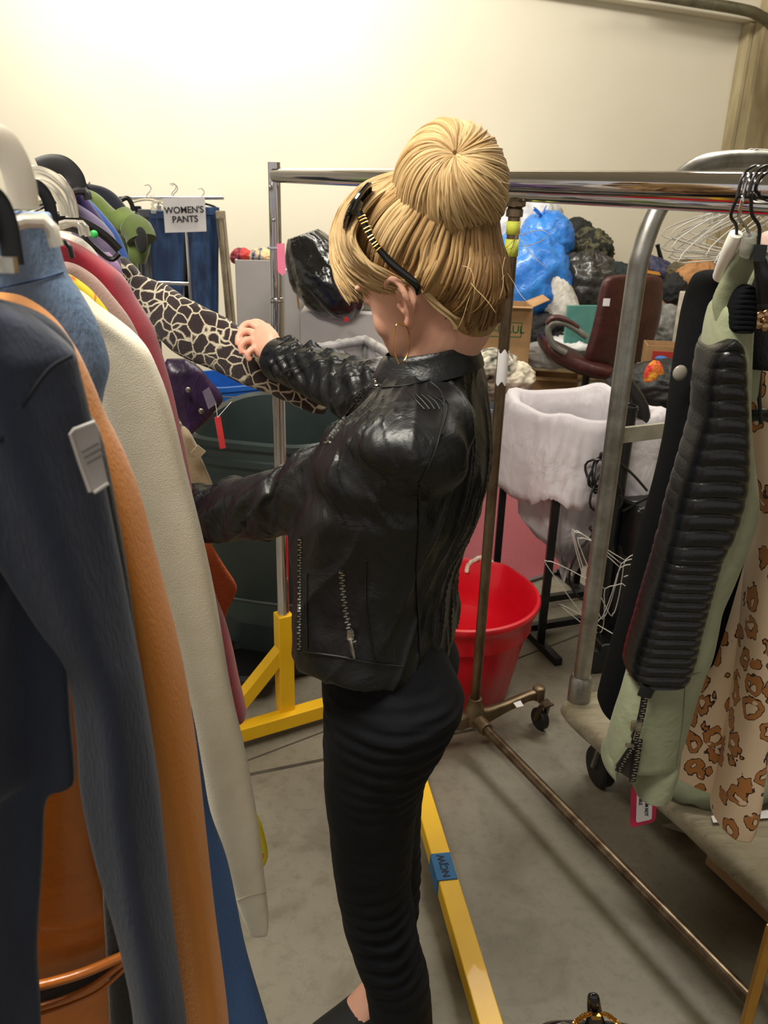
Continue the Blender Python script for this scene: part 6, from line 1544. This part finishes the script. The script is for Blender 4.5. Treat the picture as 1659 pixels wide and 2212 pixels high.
QU = [(722,1560,1582),(735,1542,1598),(760,1528,1608),(830,1516,1614),(900,1510,1618),(1000,1481,1621),(1050,1466,1616),(1100,1452,1604),(1150,1441,1586),(1185,1431,1566)]
b = MB(); b.loft(quilt([(y, xl-9, xr-16) for y, xl, xr in QU], .050, 1.043, lambda y: (y-722)/34.)); b.build('quilted_panel', M_QUILT, MJ, sharp=0, label='black padded leather upper sleeve')
QL = [(1178,1430,1566),(1200,1424,1560),(1250,1409,1546),(1300,1394,1533),(1350,1380,1520),(1400,1365,1509),(1438,1357,1496),(1450,1362,1490)]
b = MB(); b.loft(quilt([(y, xl-5, xr-14) for y, xl, xr in QL], .050, 1.043, lambda y: (y-1178)/19.5, depth=.0038)); b.build('quilted_panel', M_QUILT, MJ, sharp=0, label='finer ribbed leather on the lower sleeve')
def ribp(y): return (y-600)/11.
b = MB(); b.loft(quilt([(612,1592,1612),(625,1578,1622),(660,1566,1624),(700,1562,1622),(712,1570,1614)], .03, 1.03, ribp, depth=.002)); b.build('shoulder_patch', M_KNIT, MJ, sharp=0)
# cuff opening with zip
addpart(MJ, 'cuff_flap', 0, [(1600,1395,1474),(1640,1386,1464),(1680,1373,1454),(1700,1368,1448),(1705,1370,1445)], .040, M_SAGE, seed=2, fold=(.001,20), plane=pg(1.055))
addpart(MJ, 'cuff_flap', 0, [(1590,1312,1352),(1620,1304,1344),(1645,1301,1334),(1660,1312,1329),(1664,1318,1326)], .030, M_SAGE, seed=2, fold=(.001,20), plane=pg(1.055))
ZT = bvh(bpy.data.objects['sleeve.002']) if 'sleeve.002' in bpy.data.objects else None
def zline(pts, nm, par, Y, wd_=.005, step=.0038, tape=.0055):
    q = cr([P(x,y,Y) for x,y in pts], 30); b = MB(); acc = 0; k_ = 0
    dd = [q[0]]; 
    for i in range(1, len(q)):
        if (q[i]-dd[-1]).length >= step: dd.append(q[i])
    for i in range(len(dd)-1):
        d = (dd[i+1]-dd[i]).normalized(); sd = d.cross(V((0,-1,0))).normalized(); k_ += 1
        b.box(dd[i]+sd*(wd_*.2 if k_ % 2 else -wd_*.2), (wd_, step*.5, .002), Matrix((sd, d, sd.cross(d))).transposed())
    o = b.build(nm, M_SILV, par)
    b = MB(); b.tube([p+V((0,.0025,0)) for p in dd], tape, n=6, flat=.35, up=(0,-1,0)); b.build('zip_tape', M_SEAM, o)
    return o
YZ = 1.000
zline([(1396,1492),(1388,1540),(1377,1585),(1370,1610)], 'cuff_zip', MJ, YZ)
zz_ = zline([(1370,1612),(1350,1640),(1336,1668)], 'cuff_zip', MJ, YZ+.008, .004)
zline([(1382,1600),(1376,1640),(1366,1692)], 'cuff_zip', MJ, YZ+.004, .005)
b = MB(); q = [q7(x,y,YZ+.012) for x,y in ((1372,1600),(1384,1600),(1370,1690),(1334,1664),(1352,1630))]; b.loft([q, [p+V((0,.03,0)) for p in q]]); b.build('gusset', mat('brown_gusset', (60,50,42), .8), MJ)
b = MB(); b.tube([q7(1402,1484,YZ-.002), q7(1396,1494,YZ-.002), q7(1392,1504,YZ-.002)], .011, n=12, flat=.4, up=(0,-1,0)); b.build('zip_top_patch', M_SEAM, MJ)
b = MB(); b.box(q7(1374,1568,YZ-.006), (.014,.006,.016)); b.tube([q7(1372,1575,YZ-.01), q7(1366,1592,YZ-.01)], [.004,.006], n=10, flat=.4); b.box(q7(1360,1610,YZ-.004), (.012,.003,.006)); b.build('zip_slider', M_SILV, zz_)
MT = [o for o in bpy.data.objects if o.parent == MJ and o.name.startswith('sleeve')][0]; MTT = bvh(MT)
decal_tube(MTT, [(1356,1456),(1400,1466),(1460,1466),(1515,1452)], .0010, 'cuff_seam', mat('sage_thread', (120,124,98), .9), MT, lift=.0005)
decal_tube(MTT, [(1480,1470),(1474,1560),(1455,1690)], .0008, 'cuff_seam', mat('sage_thread', (120,124,98), .9), MT, lift=.0005)
# pink tag
PT = thing('price_tag', 'bright pink card tag with white panel hanging from the zipped cuff', 'tag', q7(1390,1785,1.06))
YT = 1.065
q = [(1364,1700),(1419,1704),(1417,1768),(1411,1776),(1370,1787),(1361,1783)]
b = MB(); b.loft([[q7(x,y,YT) for x,y in q], [q7(x,y,YT)+V((0,.0015,0)) for x,y in q]]); b.build('card', mat('hot_pink_card', (214,30,86), .5), PT)
q = [(1376,1700),(1410,1702),(1408,1768),(1404,1771),(1377,1777),(1374,1774)]
b = MB(); b.loft([[q7(x,y,YT-.0008) for x,y in q], [q7(x,y,YT)+V((0,.0004,0)) for x,y in q]]); wp_ = b.build('printed_panel', M_PAPER, PT)
BASE[wp_.name] = BASE[PT.name]
dn_ = (q7(1392,1765,YT)-q7(1394,1705,YT)).normalized(); rt_ = (q7(1405,1740,YT)-q7(1380,1740,YT)).normalized()
text_geo('EARLY I AM NOT', .0075, q7(1397,1733,YT-.0014), dn_, rt_, 'lettering', mk, PT, .0002)
text_geo('URNABLE', .0075, q7(1384,1722,YT-.0014), dn_, rt_, 'lettering', mk, PT, .0002)
# animal print trousers
t = NT('leopard_jersey'); co = t.coord('Object', (1,1,.8)); nw = t.n('ShaderNodeTexNoise', Scale=42, Detail=2); t.l(co, nw.inputs['Vector'])
mx_ = t.n('ShaderNodeMix', data_type='VECTOR'); mx_.inputs[0].default_value = .03; t.l(co, mx_.inputs[4]); t.l(nw.outputs['Color'], mx_.inputs[5])
vo = t.n('ShaderNodeTexVoronoi', feature='F1', Scale=27, Randomness=.8); t.l(mx_.outputs[1], vo.inputs['Vector'])
gap = t.n('ShaderNodeTexNoise', Scale=52, Detail=0); t.l(co, gap.inputs['Vector'])
ringc = t.ramp(vo.outputs['Distance'], [(0,(244,216,182)),(.13,(244,216,182)),(.18,(60,30,22)),(.215,(190,126,66)),(.40,(190,126,66)),(.43,(60,30,22)),(.475,(244,216,182))], 'CONSTANT')
gm = t.ramp(gap.outputs[0], [(.24,(0,0,0,1)),(.27,(1,1,1,1))])
t.l(t.mix(gm, lin((244,216,182)), ringc), t.b.inputs['Base Color']); t.b.inputs['Roughness'].default_value = .85; t.b.inputs['Sheen Weight'].default_value = .2
t.l(t.bump(fz.outputs[0], .0, .0), t.b.inputs['Normal']) if False else None
M_LEO = t.m
LP = thing('animal_print_trousers', 'peach trousers with brown leopard rosettes hanging over the cart', 'trousers', q7(1580,1780,1.3), GR)
addpart(LP, 'trouser_leg', 0, [(900,1640,1680),(1050,1628,1672),(1150,1610,1660),(1220,1590,1655),(1300,1566,1640),(1400,1532,1625),(1500,1498,1606),(1580,1474,1596),(1640,1455,1582),(1662,1452,1572),(1676,1480,1556),(1686,1520,1548)], .05, M_LEO, seed=2, fold=(.006,34), plane=pg(1.32))
addpart(LP, 'trouser_leg', 0, [(780,1606,1720),(850,1604,1720),(1000,1612,1720),(1120,1640,1720),(1220,1628,1700),(1320,1612,1690),(1420,1598,1672),(1520,1586,1658),(1600,1574,1650),(1680,1560,1640),(1740,1548,1630),(1768,1546,1622),(1784,1562,1612)], .05, M_LEO, seed=9, fold=(.006,34), plane=pg(1.25))
bt = garment('black_blouse', 'black blouse with a small gold flower at the right edge of the rail', 'blouse', 0, [(600,1630,1720),(640,1618,1720),(700,1612,1720),(760,1610,1720),(795,1612,1720)], .02, cloth('black_satin_top', (10,10,13), rough=.4, sheen=0), group=GR, seed=4, plane=pg(1.12))
b = MB()
for i in range(5):
    a = i*2*math.pi/5; b.ell(q7(1651,692,1.09)+V((.008*math.cos(a),0,.008*math.sin(a))), (.007,.003,.007), nu=10, nv=8)
b.ell(q7(1651,692,1.085), (.004,.003,.004), nu=10, nv=8); b.build('flower_brooch', mat('rose_gold_metal', (214,170,130), .25, 1.), bt)
st_ = MB(); st_.tube([q7(1605,908,1.18), q7(1625,898,1.175), q7(1650,896,1.17), q7(1680,906,1.18)], .010, n=10, k=4, flat=.4, up=(0,1,0)); tag(st_.build('strap', M_BLACK), 'black ribbon strap across the leopard print fabric', 'strap')
st_ = MB(); st_.tube([q7(1642,800,1.165), q7(1640,860,1.165), q7(1644,915,1.165)], .003, n=8); tag(st_.build('hanging_cord', M_BLACK), 'thin black cord hanging down over the leopard print fabric', 'cord')
tg_ = garment('pullover', 'pale pink top at the right edge above the black blouse', 'top', 0, [(498,1660,1720),(506,1646,1720),(530,1640,1720),(560,1638,1720),(600,1645,1720)], .015, cloth('blush_pink', (226,190,178)), group=GR, seed=4, plane=pg(1.2))
tg_ = garment('pullover', 'teal top at the right edge under the pale pink one', 'top', 0, [(540,1654,1720),(600,1650,1720),(660,1652,1720)], .015, cloth('teal_cotton', (40,98,92)), group=GR, seed=4, plane=pg(1.17))
# hangers holding them: real hooks over the chrome rail
def rpt(px, Y=None):
    d = ray(px, 395); a_, b2_ = up1, rd; den = d.x*b2_.y-d.y*b2_.x
    t_ = (a_.x*b2_.y-a_.y*b2_.x)/den; p = V((d.x*t_, d.y*t_, 1.655)); return p
GH = 'hangers at the right'
def rhang(label, px, body_pts, r, m_, rail_y=None):
    p = rpt(px); hg = thing('coat_hanger', label, 'hanger', p, GH)
    s_ = rs; b = MB()
    pts = [p-s_*.024+V((0,0,-.014)), p-s_*.022+V((0,0,.006)), p+V((0,0,.0195)), p+s_*.0205+V((0,0,.004)), p+s_*.012+V((0,0,-.022))]
    pts = [p+s_*.0225+V((0,0,-.010)), p+s_*.018+V((0,0,.012)), p+V((0,0,.0205)), p-s_*.018+V((0,0,.012)), p-s_*.0225+V((0,0,-.010))] + [q7(x,y,Y_) for x,y,Y_ in body_pts]
    b.tube(pts, r, n=8, k=5); b.build('hook', m_, hg); return hg
h1 = rhang('hanger with black wire hook and cream plastic arm', 1628, [(1594,424,.965),(1579,464,.975),(1590,486,.985),(1591,508,.99)], .0019, M_BLACK)
b = MB(); b.tube([q7(1590,505,.99), q7(1580,530,1.0), q7(1568,562,1.02), q7(1556,596,1.05)], [.0075,.0085,.009,.009], n=14, k=4); b.build('shoulder_bar', M_WHPL, h1)
h2 = rhang('clear hanger with chrome wire hook', 1640, [(1604,430,.965),(1597,470,.97),(1612,492,.975),(1620,512,.98)], .0019, M_CHROME)
b = MB(); b.tube([q7(1620,508,.98), q7(1619,530,.985), q7(1616,548,.99)], [.008,.011,.010], n=12, k=3); b.build('neck', M_CLEAR, h2)
h3 = rhang('hanger with black hook and black block neck', 1652, [(1622,420,.96),(1624,462,.965),(1640,490,.97),(1638,530,.975)], .0021, M_BLACK)
b = MB(); b.box(q7(1638,546,.975), (.013,.012,.018)); b.tube([q7(1642,560,.98), q7(1648,600,.98), q7(1650,650,.99)], [.007,.009,.008], n=12, k=3); b.build('neck', M_BLACK, h3)

# ---- wire hangers bunched on the cart handle
M_WIRE = mat('white_coated_wire', (226,222,214), .4, c2=(214,210,200))
M_GWIRE = mat('grey_wire_hanger', (150,146,138), .35, .6)
def wire_shape(b):
    W_ = .205; hk = [V((.0+.022*math.sin(a), 0, .022*math.cos(a)+.0)) for a in [(-2.2+i*.35) for i in range(11)]]
    hk = [V((.028*math.cos(math.radians(a)), 0, .028*math.sin(math.radians(a)))) for a in range(200, -91, -24)]
    pts = hk + [V((0,0,-.05)), V((0,0,-.09)), V((.06,0,-.120)), V((.14,0,-.158)), V((W_-.008,0,-.192)), V((W_,0,-.204)), V((W_-.006,0,-.216)), V((0,0,-.220)), V((-W_+.006,0,-.216)), V((-W_,0,-.204)), V((-W_+.008,0,-.192)), V((-.14,0,-.158)), V((-.06,0,-.120)), V((-.002,0,-.092))]
    b.tube(pts, .0016, n=6, k=2)
b = MB(); wire_shape(b); wm = b.build('wire_hanger', M_WIRE, local=True, sharp=0)
hdir = hx; RW = random.Random(5)
wl = ['white wire hanger furthest out of the bunch on the cart handle'] + ['white wire hanger in the bunch on the cart handle']*19
base_p = V((pb.x,pb.y,HT+.001))
for i in range(20):
    o = wm if i == 0 else wm.copy()
    if i: COL.objects.link(o)
    s_ = .30+.0105*i+RW.uniform(-.003,.003); o.location = base_p+hdir*s_
    yaw_ = math.atan2(-.30, -.95) + RW.uniform(-.30,.32); o.rotation_euler = (RW.uniform(-.10,.10), RW.uniform(-.22,.10), yaw_)
    tag(o, 'white wire hanger in the bunch on the cart handle' if i else wl[0], 'hanger', 'wire hangers on the cart handle')
if True:
    wm['label'] = 'white wire hanger in the bunch on the cart handle'
# a few sticking out of the floor machine
spots = [(1338,1150,2.62,.6,1.0),(1335,1165,2.60,.55,1.1),(1336,1180,2.58,.5,1.15),(1300,1225,2.56,.35,.9),(1285,1330,2.5,-.5,.5)]
for i, (x, y, Y_, yw, ry) in enumerate(spots):
    o = wm.copy(); COL.objects.link(o); o.location = P(x+60, y+30, Y_); o.rotation_euler = (.3+.1*i, ry, yw)
    tag(o, 'white wire hanger tangled in the black machine behind the cart', 'hanger', 'wire hangers in the floor machine')
# rosette of clear hangers at the far right
cl_ = clip_hanger(base_p+hdir*.36+V((0,0,-.09)), 'clear plastic clip hanger among the wire hangers on the cart handle', M_CLEAR, .3, 1.9, 'clear hangers on the cart handle')
cl_.location.z = HT-.065
c2__ = copy_tree(cl_); c2__.location = base_p+hdir*.385+V((0,0,-.065)); c2__.rotation_euler.z = 2.3; c2__['label'] = cl_['label']

# ================================================================ HANDBAG AND FRAME AT THE BOTTOM
HB_ = thing('handbag', 'black patent handbag with gold chain at the bottom edge of the picture', 'handbag', V((P(1285,2250,1.08).x,1.08,0)))
M_PAT = mat('black_patent', (16,14,20), .12, coat=.6)
bx_ = P(1285,2200,1.08); zt_ = bx_.z
b = MB(); rings = []
for z_, w_, d_ in ((0,.13,.05),(.02,.14,.055),(.10,.135,.05),(zt_-.05,.10,.035),(zt_-.03,.06,.02)):
    rings.append([V((bx_.x,1.08,0))+V((w_*math.copysign(abs(math.cos(a))**.6,math.cos(a)), d_*math.copysign(abs(math.sin(a))**.7,math.sin(a)), z_)) for a in [2*math.pi*i/40 for i in range(40)]])
b.loft(rings); b.build('body', M_PAT, HB_)
b = MB(); rows = [(2146,1276,1286),(2152,1270,1294),(2170,1268,1298),(2190,1268,1302),(2215,1262,1310),(2250,1250,1330)]
b.loft(hrows(0, rows, .008, plane=pg(1.08), fold=(0,1), k=3)); b.build('flap', M_PAT, HB_, sharp=0)
b = MB(); b.box(P(1288,2196,1.065), (.016,.006,.010)); b.build('clasp', M_GOLD, HB_)
for sg_ in (-1,1):
    b = MB()
    pts = [P(1288+sg_*14,2190,1.066), P(1288+sg_*26,2194,1.06), P(1288+sg_*38,2203,1.05), P(1288+sg_*50,2214,1.04), P(1288+sg_*64,2240,1.04)]
    q = cr(pts, 5)
    for i in range(len(q)-1):
        d = (q[i+1]-q[i]).normalized(); u = V((0,-1,0)); u = (u-d*u.dot(d)).normalized(); v_ = d.cross(u); w2 = u if i % 2 else v_; c = (q[i]+q[i+1])/2
        b.tube([c+d*.0062*math.cos(a)+w2*.0036*math.sin(a) for a in [2*math.pi*k_/12 for k_ in range(12)]], .0013, n=5, closed=True)
    b.build('chain', M_GOLD, HB_)
FP = thing('framed_mirror', 'gold edged mirror standing upright at the lower right corner', 'mirror', V((.617,.95,0)))
e = V((.617,.95,0)); dx_ = V((.93,.36,0))
b = MB(); b.beam(e, e+V((0,0,.60)), .016, .012, up=V((0,1,0))); b.beam(e+V((0,0,.60)), e+dx_*.3+V((0,0,.60)), .016,.012); b.beam(e+V((0,0,.006)), e+dx_*.3+V((0,0,.006)), .016,.012); b.beam(e+dx_*.3, e+dx_*.3+V((0,0,.60)), .016,.012, up=V((0,1,0)))
b.build('frame', M_GOLD, FP, bevel=.002)
b = MB(); q = [e+dx_*.006+V((0,0,.01)), e+dx_*.294+V((0,0,.01)), e+dx_*.294+V((0,0,.59)), e+dx_*.006+V((0,0,.59))]; b.loft([q, [p+V((-.36,.93,0))*.004 for p in q]]); b.build('glass', mat('mirror_glass', (190,186,180), .12, .9), FP)
